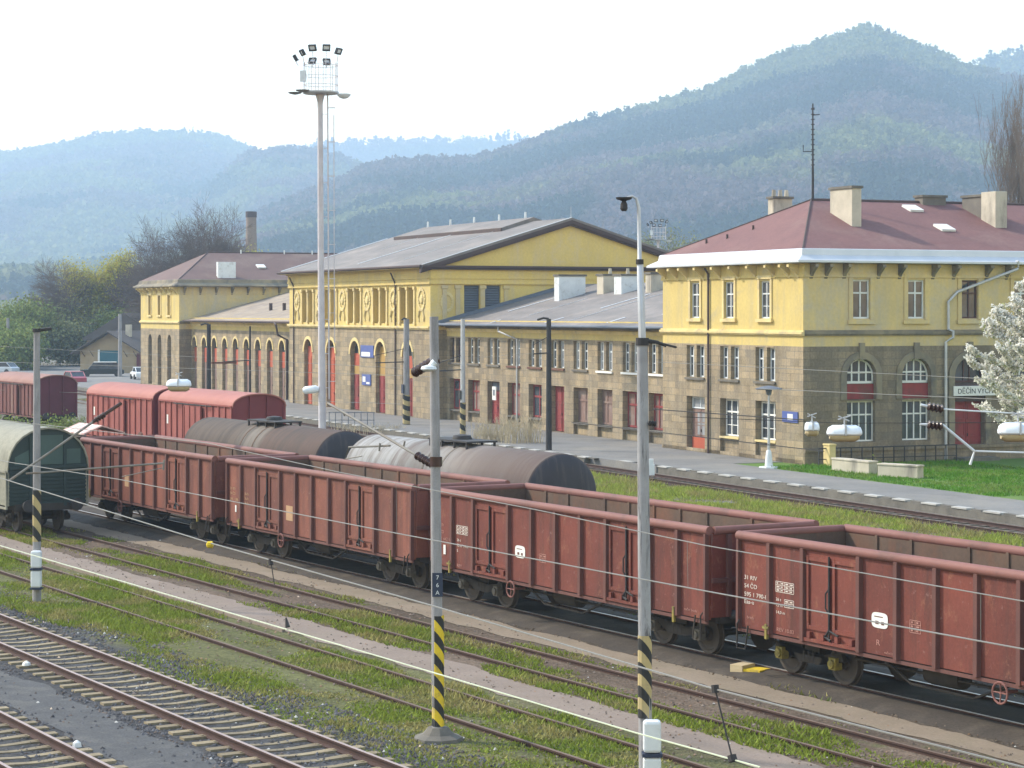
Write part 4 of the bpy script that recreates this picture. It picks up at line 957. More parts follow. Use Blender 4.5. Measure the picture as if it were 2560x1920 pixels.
# wagon 4: number block, load grid, maintenance grid, emblem
def emblem(w, x, z, mat, s=.155):
    e = MB(); n = 20; pts = []
    for k in range(n*4):
        a = 2*math.pi*k/(n*4); c, s_ = math.cos(a), math.sin(a); r = s/((abs(c)**4+abs(s_)**4)**.25); pts.append((x+1.6*r*c, -1.492, z+r*s_))
    e.poly(pts); o = e.build('emblem', mat, w)
    d = MB(); d.box(x-.13,x-.03,-1.496,-1.4935,z-.08,z-.015).box(x+.05,x+.14,-1.496,-1.4935,z-.085,z-.02).box(x-.16,x+.1,-1.496,-1.4935,z+.06,z+.08); d.build('emblem_mark', MT['wagon_rib'], o)
def grid(w, x, z, wd, ht, nx, nz, mat, t=.012):
    g_ = MB()
    for i in range(nx+1): g_.box(x+wd*i/nx-t/2,x+wd*i/nx+t/2,-1.4895,-1.487,z,z+ht)
    for j in range(nz+1): g_.box(x+t/2,x+wd-t/2,-1.4893,-1.487,z+ht*j/nz-t/2,z+ht*j/nz+t/2)
    r = random.Random(int(x*100))
    for i in range(nx):
        for j in range(nz): g_.box(x+wd*(i+.2)/nx,x+wd*(i+r.uniform(.5,.85))/nx,-1.489,-1.487,z+ht*(j+.3)/nz,z+ht*(j+.7)/nz)
    g_.build('marking_grid', mat, w)
w = wag[3]; X0 = -6.42
for s, z in (('31 RIV',1.98),('54 ČD',1.80),('595 1 790-8',1.62),('Eas-u',1.46)): stencil(w, s, X0+.2, z, .13, MT['mark'])
grid(w, X0+1.32, 1.83, .62, .22, 4, 3, MT['mark']); grid(w, X0+1.62, 1.53, .32, .16, 2, 2, MT['mark'])
for s, z in (('26 t',1.64),('72 m³',1.52),('14,0 m',1.37)): stencil(w, s, X0+1.32, z, .09, MT['mark'])
stencil(w, 'REV 10.03', X0+1.35, 1.0, .11, MT['mark_dim']); stencil(w, 'brzda', X0+.3, 1.14, .09, MT['mark_dim'])
emblem(w, X0+4.72, 1.62, MT['white']); grid(w, X0+5.62, 1.5, .32, .24, 2, 3, MT['mark_dim']); stencil(w, 'R', X0+4.6, 1.12, .16, MT['mark_dim']); stencil(w, 'ruční brzda', X0+4.85, .98, .07, MT['mark_dim'])
w = wag[2]
grid(w, X0+1.32, 1.86, .62, .22, 4, 3, MT['mark']); 
for s, z in (('26 t',1.66),('72 m³ 14 m',1.52),('S',1.38)): stencil(w, s, X0+1.35, z, .1, MT['mark'])
for s, z in (('31 RIV',1.98),('54 ČD',1.80),('595 1 642-1',1.62)): stencil(w, s, X0+.2, z, .12, MT['mark_dim'])
emblem(w, X0+4.65, 1.68, MT['white']); grid(w, X0+5.6, 1.52, .3, .2, 2, 2, MT['mark_dim']); stencil(w, 'REV', X0+1.35, .98, .12, MT['mark_dim']); stencil(w, 'ruční brzda', X0+11.9, 1.05, .08, MT['mark_dim'])
MB().box(X0+.62,X0+.74,-1.5,-1.487,1.25,1.5).build('label_card', MT['white'], w)
w = wag[1]
for s, z in (('31 RIV',2.0),('54 ČD',1.84),('595 1 388-1',1.66)): stencil(w, s, X0+.2, z, .12, MT['mark_tan'])
for z in (1.9,1.75,1.6): stencil(w, '26,0 t', X0+1.35, z, .11, MT['mark_tan'])
MB().box(X0+4.5,X0+4.98,-1.493,-1.487,1.35,1.8).build('emblem', MT['mark_tan'], w)
MB().box(X0+.62,X0+.72,-1.5,-1.487,1.3,1.52).build('label_card', MT['white'], w)
w = wag[0]
MB().box(X0+4.55,X0+4.95,-1.493,-1.487,1.45,1.85).build('emblem', MT['mark_tan'], w); 
for c in wag[3].children:
    if c.name.startswith('brake_handwheel'): c.location.x = 3.9
# yellow axle boxes on the nearest wagon
for b in wag[3].children:
    if b.name.startswith('bogie'):
        for c in b.children:
            if c.name.startswith('axle_box'):
                c.data = c.data.copy(); c.data.materials[0] = MT['axle_yellow']; c['label'] = 'yellow axle box'

# ---- tank wagons
def tank_mat(name, stops, noisec):
    m, nt, b = newmat(name); L = nt.links.new
    tc = _n(nt, 'ShaderNodeTexCoord'); sp = _n(nt, 'ShaderNodeSeparateXYZ'); L(tc.outputs['Object'], sp.inputs[0])
    mr = _n(nt, 'ShaderNodeMapRange'); L(sp.outputs['X'], mr.inputs[0]); mr.inputs[1].default_value = -6.2; mr.inputs[2].default_value = 6.2
    wv = noise_tex(nt, coords(nt,(1,.4,.4)), 1.2, 5, .7)
    ad = _n(nt, 'ShaderNodeMath', operation='MULTIPLY_ADD'); L(wv, ad.inputs[0]); ad.inputs[1].default_value = .10; L(mr.outputs[0], ad.inputs[2])
    sb = _n(nt, 'ShaderNodeMath', operation='SUBTRACT'); L(ad.outputs[0], sb.inputs[0]); sb.inputs[1].default_value = .05
    col = ramp(nt, sb.outputs[0], stops)
    st = ramp(nt, noise_tex(nt, coords(nt,(3,.5,.5)), .9, 6, .7), [(.42,0.0),(.66,.9)])
    col = mixc(nt, st, col, noisec); L(col, b.inputs['Base Color']); b.inputs['Roughness'].default_value = .8; b.inputs['Specular IOR Level'].default_value = .2
    return m
MT['tank_a'] = tank_mat('brown_tank_paint', [(0,(.092,.070,.057)),(.40,(.098,.076,.062)),(.47,(.155,.135,.115)),(.56,(.15,.13,.11)),(.60,(.095,.064,.052)),(1,(.085,.056,.047))], (.055,.045,.04))
MT['tank_b'] = tank_mat('silver_brown_tank_paint', [(0,(.29,.29,.285)),(.28,(.27,.27,.265)),(.40,(.15,.14,.13)),(.50,(.22,.21,.20)),(.62,(.18,.155,.14)),(.76,(.11,.083,.073)),(1,(.088,.062,.055))], (.12,.098,.088))
MT['tank_end'] = M('shade_dark_tank_end', (.045,.042,.05), (.032,.03,.036), 1, .7, stain=(.07,.06,.06), ssc=1.5, sstretch=(1,3,.4))  # end turned from the sun, its shade painted into the colour
def tank_wagon(label, q, mat, near_end_round):
    t = thing('tank_wagon', label, 'tank wagon', tpt(q,34.65,.17), RT, 'tank wagons behind the red wagons')
    r, zc, h = 1.23, 2.32, 6.05
    m = MB(); m.lathe([(r-.03,-h),(r,-h+.03),(r,h-.03),(r-.03,h)],(0,0,zc),'x',40); m.build('tank', mat, t, True)
    for s in (-1,1):
        e = MB(); e.lathe([(r-.028,s*(h+.002)),(r-.12,s*(h+.10)),(r-.5,s*(h+.2)),(.25,s*(h+.26)),(.02,s*(h+.265))],(0,0,zc),'x',40); e.build('tank_end', MT['tank_end'] if s>0 else mat, t, True)
    bd = MB()
    for x in (-.55,.55): bd.lathe([(r+.002,-.05),(r+.012,-.045),(r+.012,.045),(r+.002,.05)],(x,0,zc),'x',40)
    bd.build('tank_band', MT['wagon_in'] if mat is MT['tank_a'] else MT['tank_a'], t, True)
    cw = MB(); cw.box(-1.3,1.3,-.55,.55,zc+r+.08,zc+r+.13)
    for x in (-1.2,-.4,.4,1.2):
        for y in (-.5,.5): cw.box(x-.03,x+.03,y-.03,y+.03,zc+r-.2,zc+r+.08)
    cw.build('walkway', MT['iron'], t)
    dm = MB(); dm.lathe([(.32,0),(.32,.2),(.28,.28),(.05,.32)],(0,0,zc+r-.03),'z',14); dm.build('manhole', MT['iron'], t, True)
    u = MB(); u.box(-6.4,6.4,-1.1,-.95,.8,1.05).box(-6.4,6.4,.95,1.1,.8,1.05).box(-6.45,-6.3,-1.25,1.25,.78,1.1).box(6.3,6.45,-1.25,1.25,.78,1.1)
    for x in (-4.5,4.5): u.box(x-.2,x+.2,-1.0,1.0,.9,1.35)
    u.build('underframe', MT['under'], t); bogie(t,-4.5); bogie(t,4.5); buffers(t,6.45); coupling(t,6.45)
    return t
tank_wagon('dull brown tank wagon with a pale middle band, nearer the light tower', -76.75, MT['tank_a'], True)
tank_wagon('tank wagon silver at one end and brown at the other', -62.3, MT['tank_b'], True)

# ---- covered wagons
def covered_wagon(label, p, q1, Lb, H, W_, side, roofm, endm, group=None, frame=None, nrib=13, endbars=True, two_axle=True, archh=.62, cat='goods wagon'):
    """covered wagon whose nearer end stands at q1"""
    t = thing('covered_wagon', label, cat, tpt(q1-Lb/2,p,.17), RT, group)
    h = Lb/2; zb, ze = 1.0, H-archh; hw = W_/2
    b = MB(); b.box(-h,h,-hw,-hw+.06,zb,ze).box(-h,h,hw-.06,hw,zb,ze); b.build('body', side, t)
    n = 14; arc = [(-hw*math.cos(math.pi*i/n)*1.03, ze+archh*math.sin(math.pi*i/n)**.85) for i in range(n+1)]
    r = MB(); vs = []
    for x in (-h-.08,h+.08):
        vs += [(x,y,z) for y, z in arc]
    r.add(vs, [(i,i+1,i+n+2,i+n+1) for i in range(n)])
    vs2 = [(x,y*.98,z-.06) for x in (-h-.08,h+.08) for y, z in arc]; r.add(vs2, [(i,i+n+1,i+n+2,i+1) for i in range(n)])
    k2 = [(i) for i in range(n)]
    for x in (-h-.08,h+.08):
        for i in range(n): r.add([(x,arc[i][0],arc[i][1]),(x,arc[i+1][0],arc[i+1][1]),(x,arc[i+1][0]*.98,arc[i+1][1]-.06),(x,arc[i][0]*.98,arc[i][1]-.06)],[(0,1,2,3)])
    ro = r.build('roof', roofm, t, True)
    for s in (-1,1):
        e = MB(); e.poly([(s*(h-.01),-hw,zb),(s*(h-.01),hw,zb)]+[(s*(h-.01),-y,z-.03) for y, z in arc]); eo = e.build('end_wall', endm, t)
        if endbars:
            eb = MB()
            for y in (-hw*.33,hw*.33): eb.box(min(s*h,s*(h+.08)),max(s*h,s*(h+.08)),y-.05,y+.05,zb,ze+archh*.78)
            for y in (-hw+.05,hw-.05): eb.box(min(s*h,s*(h+.06)),max(s*h,s*(h+.06)),y-.05,y+.05,zb,ze)
            eb.build('end_post', endm, eo)
    rb = MB()
    for k in range(nrib):
        x = -h+.06+(Lb-.12)*k/(nrib-1)
        for s in (-1,1): rb.box(x-.045,x+.045,min(s*hw,s*(hw+.06)),max(s*hw,s*(hw+.06)),zb-.05,ze-.02)
    for s in (-1,1): rb.box(-h,h,min(s*(hw+.002),s*(hw+.08)),max(s*(hw+.002),s*(hw+.08)),ze-.02,ze+.06); rb.box(-h,h,min(s*(hw+.002),s*(hw+.07)),max(s*(hw+.002),s*(hw+.07)),zb-.12,zb-.05)
    rb.build('side_ribs', side, t)
    dr = MB(); dr.box(-1.1,1.1,-hw-.13,-hw-.07,zb+.02,ze-.1)
    for x in (-1.05,-.35,.35,1.05): dr.box(x-.04,x+.04,-hw-.17,-hw-.131,zb+.05,ze-.14)
    do = dr.build('door', side, t); MB().tube([(-2.4,-hw-.14,ze-.06),(2.4,-hw-.14,ze-.06)],.03,5).build('door_rail', MT['iron'], do)
    cd = MB(); cd.box(-h+1.0,-h+1.18,-hw-.012,-hw-.001,2.1,2.55); cd.build('label_card', MT['white'], t)
    u = MB(); u.box(-h,h,-1.1,-1.0,.8,1.0).box(-h,h,1.0,1.1,.8,1.0).box(-h-.05,-h+.1,-1.2,1.2,.8,1.05).box(h-.1,h+.05,-1.2,1.2,.8,1.05); u.build('underframe', MT['under'], t)
    wb = h*.62
    if two_axle: bogie(t, 0, None, wb, .48, 'running_gear')
    else: bogie(t, -h+2.0); bogie(t, h-2.0)
    buffers(t, h+.05); return t
covered_wagon('salmon-red covered wagon with an arched roof, farther of the red pair', 43.4, -108.15, 9.75, 3.85, 2.7, MT['covered'], MT['covered_roof'], MT['covered_end'], 'salmon-red covered wagons')
covered_wagon('salmon-red covered wagon with a rounded end, its shade painted crimson, facing the yard', 43.4, -97.9, 9.3, 3.85, 2.7, MT['covered'], MT['covered_roof'], MT['covered_end'], 'salmon-red covered wagons')
covered_wagon('dark red covered wagon with its end painted in plum shade below the shed', 47.7, -139.6, 9.3, 3.65, 2.7, MT['dred'], MT['dred_roof'], MT['dred_end'])
gw = covered_wagon('dark green covered wagon with a big round end on the overgrown track', 25.8, -76.45, 13.5, 3.73, 2.9, MT['green_side'], MT['green_side'], MT['green_end'], nrib=9, endbars=False, two_axle=False, archh=1.55)
gw.location.z = .10
ge = MB(); h = 13.5/2
for y in (-.62,.62): ge.box(h+.0,h+.07,y-.05,y+.05,.95,3.4)
ge.box(h,h+.09,-1.42,1.42,2.28,2.38)
for k in range(9): ge.box(h,h+.035,-1.4,1.4,1.05+k*.135,1.12+k*.135)
ge.build('end_frame', MT['green_end'], gw)
for (a, b) in ((-1.2,-.68),(-.56,.56),(.68,1.2)):
    pn = MB(); top = 2.95 if a != -.56 else 3.45
    pn.add([(h+.012,a,2.42),(h+.012,b,2.42),(h+.012,b,top if b<0 or a==-.56 else 2.95),(h+.012,a,top if a>0 or a==-.56 else 2.7)],[(0,1,2,3)]); pn.build('end_panel', MT['green_pane'], gw)

# ---- low wagon loaded with scrap and a stack of striped sheets
lw = thing('low_wagon', 'low brown wagon carrying scrap and striped sheets behind the open wagons', 'goods wagon', tpt(-91.5,34.65,.17), RT)
m = MB(); m.box(-5.5,5.5,-1.35,1.35,1.05,1.2)
for s in (-1,1): m.box(-5.5,5.5,min(s*1.35,s*1.41),max(s*1.35,s*1.41),1.1,2.1)
m.box(-5.56,-5.5,-1.35,1.35,1.1,2.1).box(5.5,5.56,-1.35,1.35,1.1,2.1)
for k in range(9): x=-5.4+k*1.35; m.box(x-.05,x+.05,-1.47,-1.412,1.05,2.1)
m.build('body', MT['wagon_in'], lw); bogie(lw,-3.6); bogie(lw,3.6); buffers(lw,5.56)
MT['sheet_pink'] = M('pale_pink_sheet', (.52,.33,.29), (.44,.27,.24), 2, .6); MT['sheet_white'] = M('sunlit_cream_sheet', (.66,.58,.52), (.55,.47,.42), 2, .6)  # cream stripes stand for sun on the corrugation, painted into the sheets
ss = thing('sheet_stack', 'stack of corrugated pink sheets with painted sunlit stripes on the low wagon', 'metal sheets', tpt(-95.2,34.2,2.3), RT)
for side, (y0, y1, z0, z1) in enumerate(((-.95,-.1,.28,.62),(-.1,.95,.62,.30))):
    for mi, mt in enumerate((MT['sheet_pink'], MT['sheet_white'])):
        mm = MB()
        for k in range(mi, 9, 2):
            x = -1.5+k*.33; mm.add([(x,y0,z0),(x+.33,y0,z0),(x+.33,y1,z1),(x,y1,z1),(x,y0,z0-.06),(x+.33,y0,z0-.06),(x+.33,y1,z1-.06),(x,y1,z1-.06)],[(0,1,2,3),(7,6,5,4),(0,4,5,1),(2,6,7,3),(1,5,6,2),(3,7,4,0)])
        mm.build('sheet', mt, ss)
sp = MB()
for k in range(90):
    x, y = rng.uniform(-2.6,3.4), rng.uniform(-1.1,1.1); z = rng.uniform(0,.75)*(1-abs(y)/1.6); d = Vector((rng.uniform(-1,1),rng.uniform(-1,1),rng.uniform(-.4,.4))).normalized()*rng.uniform(.25,.75)
    if k%3: sp.tube([(x,y,z),(x+d.x,y+d.y,z+d.z)], rng.uniform(.03,.08), 5)
    else: sp.lathe([(.1,-.05),(rng.uniform(.15,.3),-.04),(.28,.04),(.1,.05)],(x,y,z+.1),rng.choice('xyz'),9)
o = sp.build('scrap_heap', MT['rust']); o.location = tpt(-90.3,34.6,1.75); o.rotation_euler = (0,0,RT); tag(o,'tangled heap of rusty scrap metal on the low wagon','scrap')
# ------------------------------------------------------------------ masts, lamps, wires
def stripes(parent, r, z0, z1, n, ma, mb_, name='warning_stripes', tilt=.0):
    """slanted black and yellow bands painted round a pole, as two thin sleeves"""
    k = 12; band = (z1-z0)/n
    for which, mt in ((0,ma),(1,mb_)):
        m = MB(); m.k = 0
        for i in range(-1, n+1):
            if i % 2 != which: continue
            a, b = z0+i*band, z0+(i+1)*band; vs = []
            for j in range(k+1):
                t = 2*math.pi*j/k; off = tilt*band*math.cos(t+2.6)
                vs += [(r*math.cos(t),r*math.sin(t),min(max(a+off,z0),z1)),(r*math.cos(t),r*math.sin(t),min(max(b+off,z0),z1))]
            m.add(vs, [(2*j,2*j+2,2*j+3,2*j+1) for j in range(k)])
        m.build(name, mt, parent)
def insulator(mb, p0, p1, r=.075, n=6):
    p0, p1 = Vector(p0), Vector(p1); pts = []; rs = []
    for i in range(n*2+1): pts.append(p0.lerp(p1, i/(n*2))); rs.append(r if i%2 else r*.6)
    mb.tube(pts, rs, 10)
def cabinet(parent, x, y, z0, z1, w, mat=None):
    m = MB(); h = (z1-z0); m.box(x-w/2,x+w/2,y-w*.4,y+w*.4,z0,z0+h*.47); m.box(x-w/2,x+w/2,y-w*.4,y+w*.4,z0+h*.53,z1)
    o = m.build('cable_cabinet', MT['offwhite'], parent, bevel=.05)
    s = MB(); s.box(x-w*.56,x+w*.56,y-w*.46,y+w*.46,z0+h*.475,z0+h*.525); s.build('strap', MT['plate_blue'], o); MB().box(x-w*.56,x+w*.56,y-w*.46,y+w*.46,z0-.05,z0-.002).build('strap', MT['plate_blue'], o)
def to_local(o, v):
    c, s = math.cos(-o.rotation_euler.z), math.sin(-o.rotation_euler.z); d = Vector(v)-o.location
    return Vector((d.x*c-d.y*s, d.x*s+d.y*c, d.z))
GM = 'concrete masts along the yard'
# far-left foreground mast
b1 = gnd(92,1505); m1 = thing('catenary_mast', 'grey mast with faded stripes and white cable box left of the open wagons', 'mast', b1, 0, GM)
H1 = 7.35
MB().cyl((0,0,-.1),(0,0,H1),.120,.085,12).build('pole', MT['concrete'], m1, True); MB().cyl((0,0,H1),(0,0,H1+.1),.12,.12,10).build('cap', MT['iron'], m1)
MB().tube([(-.02,0,H1+.04),(.35,.2,H1+.1)],.05,5).build('top_arm', MT['iron'], m1)
stripes(m1,.119,1.65,3.05,5,MT['black'],MT['faded_yellow'],tilt=.6)
cabinet(m1,.03,-.2,.42,1.42,.28)
# middle mast
b2 = gnd(1095,1850); m2 = thing('catenary_mast', 'grey concrete mast with bright yellow and black stripes in the middle', 'mast', b2, 0, GM)
H2 = 7.82
MB().cyl((0,0,.1),(-.075,0,H2),.110,.082,14).build('pole', MT['concrete'], m2, True)
f_ = MB(); f_.lathe([(.5,-.1),(.46,.06),(.30,.12),(.22,.2),(.19,.24)],(0,0,0),'z',9); f_.build('foundation', MT['kerb'], m2)
stripes(m2,.1135,.26,2.3,10,MT['yellow'],MT['black'],tilt=.75)
pl = MB(); pl.box(-.102,.092,-.125,-.117,2.66,3.1); p_ = pl.build('number_plate', MT['plate_blue'], m2)
for s, z in (('7',2.98),('6',2.84),('A',2.70)): text_obj('number', s, .11, MT['offwhite'], p_, (-.005,-.131,z), (R(90),0,0), .002, 'CENTER')
# right mast: blotchy lower pole with steel lamp tube on top
b3 = Vector(((1612-1280)/F*35.4, 35.4, 0)); m3 = thing('lamp_mast', 'blotchy grey mast with a slim lamp tube and faded stripes right of centre', 'mast', b3, 0, GM)
MB().tube([(.02,0,-.1),(-.04,0,7.45)],[.112,.085],14).build('pole', MT['wood_pole'], m3, True)
lt = MB(); lt.tube([(-.04,0,7.45),(-.075,0,8.7),(-.08,0,8.72),(-.095,0,9.55),(-.13,-.0,9.70),(-.2,0,9.74),(-.28,0,9.72)],[.062,.055,.038,.03,.026,.024,.02],8); lt.build('lamp_tube', MT['galv'], m3, True)
cl = MB(); cl.cyl((-.04,0,7.38),(-.04,0,7.5),.105,.105,12); cl.build('collar', MT['iron'], m3); MB().cyl((-.08,0,8.66),(-.08,0,8.74),.065,.065,8).build('collar', MT['iron'], m3); MB().tube([(.05,0,7.45),(.2,.0,7.43),(.34,.1,7.36)],[.035,.028,.012],6).build('side_bracket', MT['iron'], m3)
ll = MB(); ll.lathe([(.13,.06),(.12,.03),(.03,.0)],(-.33,0,9.66),'z',12); ll.lathe([(.03,0),(.055,-.05),(.06,-.12),(.035,-.16)],(-.33,0,9.66),'z',10); ll.build('lamp_head', MT['iron'], m3)
stripes(m3,.111,1.5,2.8,7,MT['faded_yellow'],MT['black'],tilt=.8)
cabinet(m3,.10,-.22,.42,1.50,.28); 
ca = MB(); insulator(ca,(.06,-.05,6.15),(.18,-.05,6.14),.05,3); ca.build('clamp', MT['iron'], m3)
# cantilever on the middle mast, reaching over the tracks to the left
def px2(px, py, Y): return to_local(m2, at(px, py, Y))
c2 = MB(); yb = 41.37
pA, pB = px2(1086,1164,yb), px2(820,1008,yb+3.2); ml = lambda f: pA.lerp(pB, f)
c2.tube([ml(.16),pB],.026,7); pS0, pS1 = px2(876,1120,yb+2.8), px2(1014,1114,yb+1.3)
c2.tube([px2(872,1118,yb+2.8),px2(975,1114,yb+1.6)],.02,6); c2.tube([px2(950,1108,yb+1.8),px2(948,1128,yb+1.8)],.02,5); c2.tube([px2(1012,1103,yb+.9),px2(1008,1120,yb+.9)],.02,5); c2.tube([px2(857,1026,yb+2.9),px2(862,1040,yb+2.9)],.02,5)
c2.tube([px2(872,1120,yb+2.8),px2(862,1148,yb+2.9),px2(905,1140,yb+2.5)],.012,5)
can = c2.build('cantilever', MT['galv_dark'], m2, True)
i2 = MB(); insulator(i2, pA, ml(.16), .085, 5); i2.build('insulator', MT['insul'], m2, True); i2 = MB(); insulator(i2, px2(1080,905,yb), px2(1034,933,yb+.5), .10, 5); i2.tube([px2(1080,905,yb),px2(1100,902,yb)],.05,6); i2.build('insulator', MT['insul'], m2, True); i2 = MB(); i2.cyl(px2(1086,1155,yb)+Vector((.03,0,-.08)),px2(1086,1155,yb)+Vector((.03,0,.1)),.115,.115,10); i2.build('clamp', MT['insul'], m2, True)
tt = MB(); tt.tube([px2(1034,933,yb+.5),px2(1031,880,yb+.5)],.012,5); tt.build('tie_wire', MT['wire'], m2)
lp = MB(); lp.tube([px2(1088,905,yb-.2),px2(1068,925,yb-.2)],[.07,.05],10); lp.add([], []); lp.lathe([(.02,.06),(.13,.03),(.15,-.02),(.10,-.06),(.03,-.07)], tuple(px2(1072,920,yb-.22)), 'z', 12); lp.build('lamp', MT['offwhite'], m2, True)
# cantilever in front of the left mast
def px1(px, py, Y): return to_local(m1, at(px, py, Y))
c1 = MB(); c1.tube([px1(23,1202,60.2),px1(232,1055,61.5)],.035,7); c1.tube([px1(65,1184,60.6),px1(408,1158,62)],.028,7); c1.tube([px1(305,1192,61.5),px1(405,1170,61.9)],.014,5); c1.tube([px1(410,1150,62),px1(408,1175,62)],.03,5); c1.build('cantilever', MT['galv_dark'], m1, True)
i1 = MB(); i1.tube([px1(232,1055,61.5),px1(303,1008,62)],.05,7); insulator(i1,px1(238,1051,61.5),px1(262,1036,61.7),.085,4); i1.build('insulator', MT['insul'], m1, True)

# equipment hung on a mast just outside the right edge
b4 = gnd(2425,1900); b4 = Vector((at(2640,1170,48).x, 48, 0)); m4 = thing('catenary_mast', 'mast at the right edge carrying brown insulators and a bent white stay', 'mast', b4, 0, GM)
MB().cyl((0,0,-.1),(0,0,7.6),.15,.12,12).build('pole', MT['concrete'], m4, True)
def px4(px, py, Y): return to_local(m4, at(px, py, Y))
i4 = MB(); insulator(i4,px4(2318,1016,47),px4(2358,1023,47),.10,4); i4.build('insulator', MT['insul'], m4, True); i4 = MB(); insulator(i4,px4(2318,1062,47),px4(2356,1066,47),.10,4); i4.build('insulator', MT['insul'], m4, True)
a4 = MB(); a4.tube([px4(2302,1012,47),px4(2318,1016,47)],.03,6); a4.tube([px4(2300,1060,47),px4(2318,1062,47)],.03,6); a4.tube([px4(2356,1062,47),px4(2436,1128,47),px4(2425,1162,47)],.03,7); a4.tube([px4(2358,1023,47),px4(2640,1040,48)],.018,5); a4.tube([px4(2436,1128,47),px4(2640,1134,48)],.02,5)
a4.build('cantilever', MT['offwhite'], m4, True)

# platform-side masts
def mast(name, label, px, yb_, ztop, r, mat, z=.35, stripe=False, extras=()):
    b = gnd(px, yb_, z); t = thing(name, label, 'mast', b, RB, GM)
    MB().cyl((0,0,-.1),(0,0,ztop-z),r,r*.75,10).build('pole', mat, t, True)
    if stripe: stripes(t, r*1.06, .05, 2.0, 6, MT['faded_yellow'], MT['black'], tilt=.35)
    for e in extras: e(t, ztop-z)
    return t
def cap_arm(dx): return lambda t, h: MB().tube([(0,0,h),(dx*.4,-.25,h+.05),(dx,-.5,h-.05)],.06,6).build('top_arm', MT['iron'], t)
def sidearm(z, d): return lambda t, h: MB().tube([(0,0,z),(.0,-d,z-.05)],.035,6).tube([(0,-d,z+.45),(0,0,z+.9)],.02,5).build('cantilever', MT['iron'], t)
mast('catenary_mast','grey striped mast in front of the last arched hall door',1016,1062,7.4,.24,MT['concrete'],stripe=True,extras=(sidearm(4.2,2.2),cap_arm(.5),lambda t,h: MB().box(-.2,.2,-.3,-.25,2.1,2.7).build('number_plate',MT['plate_blue'],t)))
mast('catenary_mast','slim grey mast with yellow and black stripes before the low wing',1157,1088,7.45,.17,MT['galv'],stripe=True,extras=(sidearm(4.0,1.5),lambda t,h: MB().box(-.18,.18,-.24,-.19,2.2,2.75).build('number_plate',MT['black'],t)))
mast('catenary_mast','dark slender mast before the middle of the low wing',1372,1125,7.5,.17,MT['iron'],extras=(cap_arm(-.4),sidearm(5.3,.9)))
mast('catenary_mast','dark mast behind the salmon-red covered wagons, before the arcade',522,1045,7.0,.19,MT['iron'],extras=(cap_arm(-.3),))
mast('lamp_mast','thin dark mast with flat brown lamps before the arcade',625,1012,6.7,.10,MT['iron'],extras=(lambda t,h: MB().box(-.3,.3,-3.3,-1.2,3.35,3.5).box(-.25,.25,-2.6,-.8,-.1+.6,.75).build('lamp_head',MT['rust'],t),lambda t,h: MB().tube([(0,0,3.6),(0,-2.2,3.5)],.04,5).build('lamp_arm',MT['iron'],t)))
mast('catenary_mast','dark mast standing against the farther pavilion',395,948,8.6,.2,MT['iron'],extras=(sidearm(5.0,1.2),cap_arm(.4)))
mast('catenary_mast','pale pointed concrete mast beside the dark shed',300,942,7.6,.26,MT['concrete'],z=.05)
mast('catenary_mast','pale concrete mast by the green thicket at the left edge',20,925,7.0,.26,MT['concrete'],z=0)
# platform lamp
bl = gnd(1922,1169,.35); t = thing('street_lamp','slim grey platform lamp with a wide flat shade before the nearer pavilion','street lamp', bl, RB)
MB().tube([(0,0,.3),(0,0,3.75)],[.075,.05],10).build('pole', MT['galv'], t, True); MB().lathe([(.20,0),(.16,.45),(.12,.75),(.09,.8)],(0,0,.05),'z',12).lathe([(.5,-.02),(.48,.05),(.2,.06)],(0,0,0),'z',8).build('base', MT['offwhite'], t, True)
MB().lathe([(.05,-.3),(.12,-.26),(.16,-.04),(.62,-.02),(.66,.03),(.3,.13),(.06,.17)],(0,0,3.8),'z',18).build('lamp_shade', MT['louvre'], t, True)

# white luminaires hung on span wires
def hung_lamp(label, px, py, Y, L, W_, two=True):
    c = at(px, py, Y); t = thing('hanging_lamp', label, 'lamp', c, 0, 'white lamps hung over the yard')
    s = MB(); s.tube([(-L*.5,0,0),(-L*.46,0,0),(-L*.33,0,.0),(-.02,0,0)],[W_*.35,W_*.72,W_,W_],16); s.tube([(.02,0,0),(L*.33,0,0),(L*.46,0,0),(L*.5,0,0)],[W_,W_,W_*.72,W_*.35],16)
    for i, v in enumerate(s.v): s.v[i] = (v[0], v[1], v[2]*.85 if v[2] > 0 else v[2]*.35)
    s.build('shell', MT['lamp_shell'], t, True)
    d = MB(); d.tube([(-L*.42,0,-W_*.2),(-L*.3,0,-W_*.25),(L*.3,0,-W_*.25),(L*.42,0,-W_*.2)],[W_*.5,W_*.8,W_*.8,W_*.5],14)
    for i, v in enumerate(d.v): d.v[i] = (v[0], v[1]*.95, -W_*.28+(v[2]+W_*.25)*.75)
    d.build('diffuser', MT['lamp_diff'], t, True)
    b = MB(); b.box(-.018,.018,-W_*1.02,W_*1.02,-W_*.2,W_*.86); b.tube([(0,0,W_*.8),(0,0,W_*1.7)],.018,6); b.tube([(-.13,0,W_*1.4),(.13,0,W_*1.8)],.014,5); b.tube([(-.12,0,W_*1.75),(.1,0,W_*1.25)],.014,5); b.build('hanger', MT['galv'], t)
    return t
MT['lamp_shell'] = M('white_lamp_shell', (.74,.78,.82), (.66,.70,.75), 3, .35)
MT['lamp_diff'] = M('yellowed_diffuser', (.46,.38,.22), (.36,.29,.17), 5, .4)
hung_lamp('big white double lamp hanging before the barred ground-floor window of the end wall', 2111, 1083, 45, .70, .195)
hung_lamp('big white lamp hanging under the blossoming tree at the right edge', 2545, 1080, 45, .80, .23)
hung_lamp('small white lamp hanging just right of the pavilion corner', 2030, 1072, 62, .40, .24)
hung_lamp('pale blue-white lamp hanging over the salmon-red covered wagons', 447, 963, 80, .88, .26)
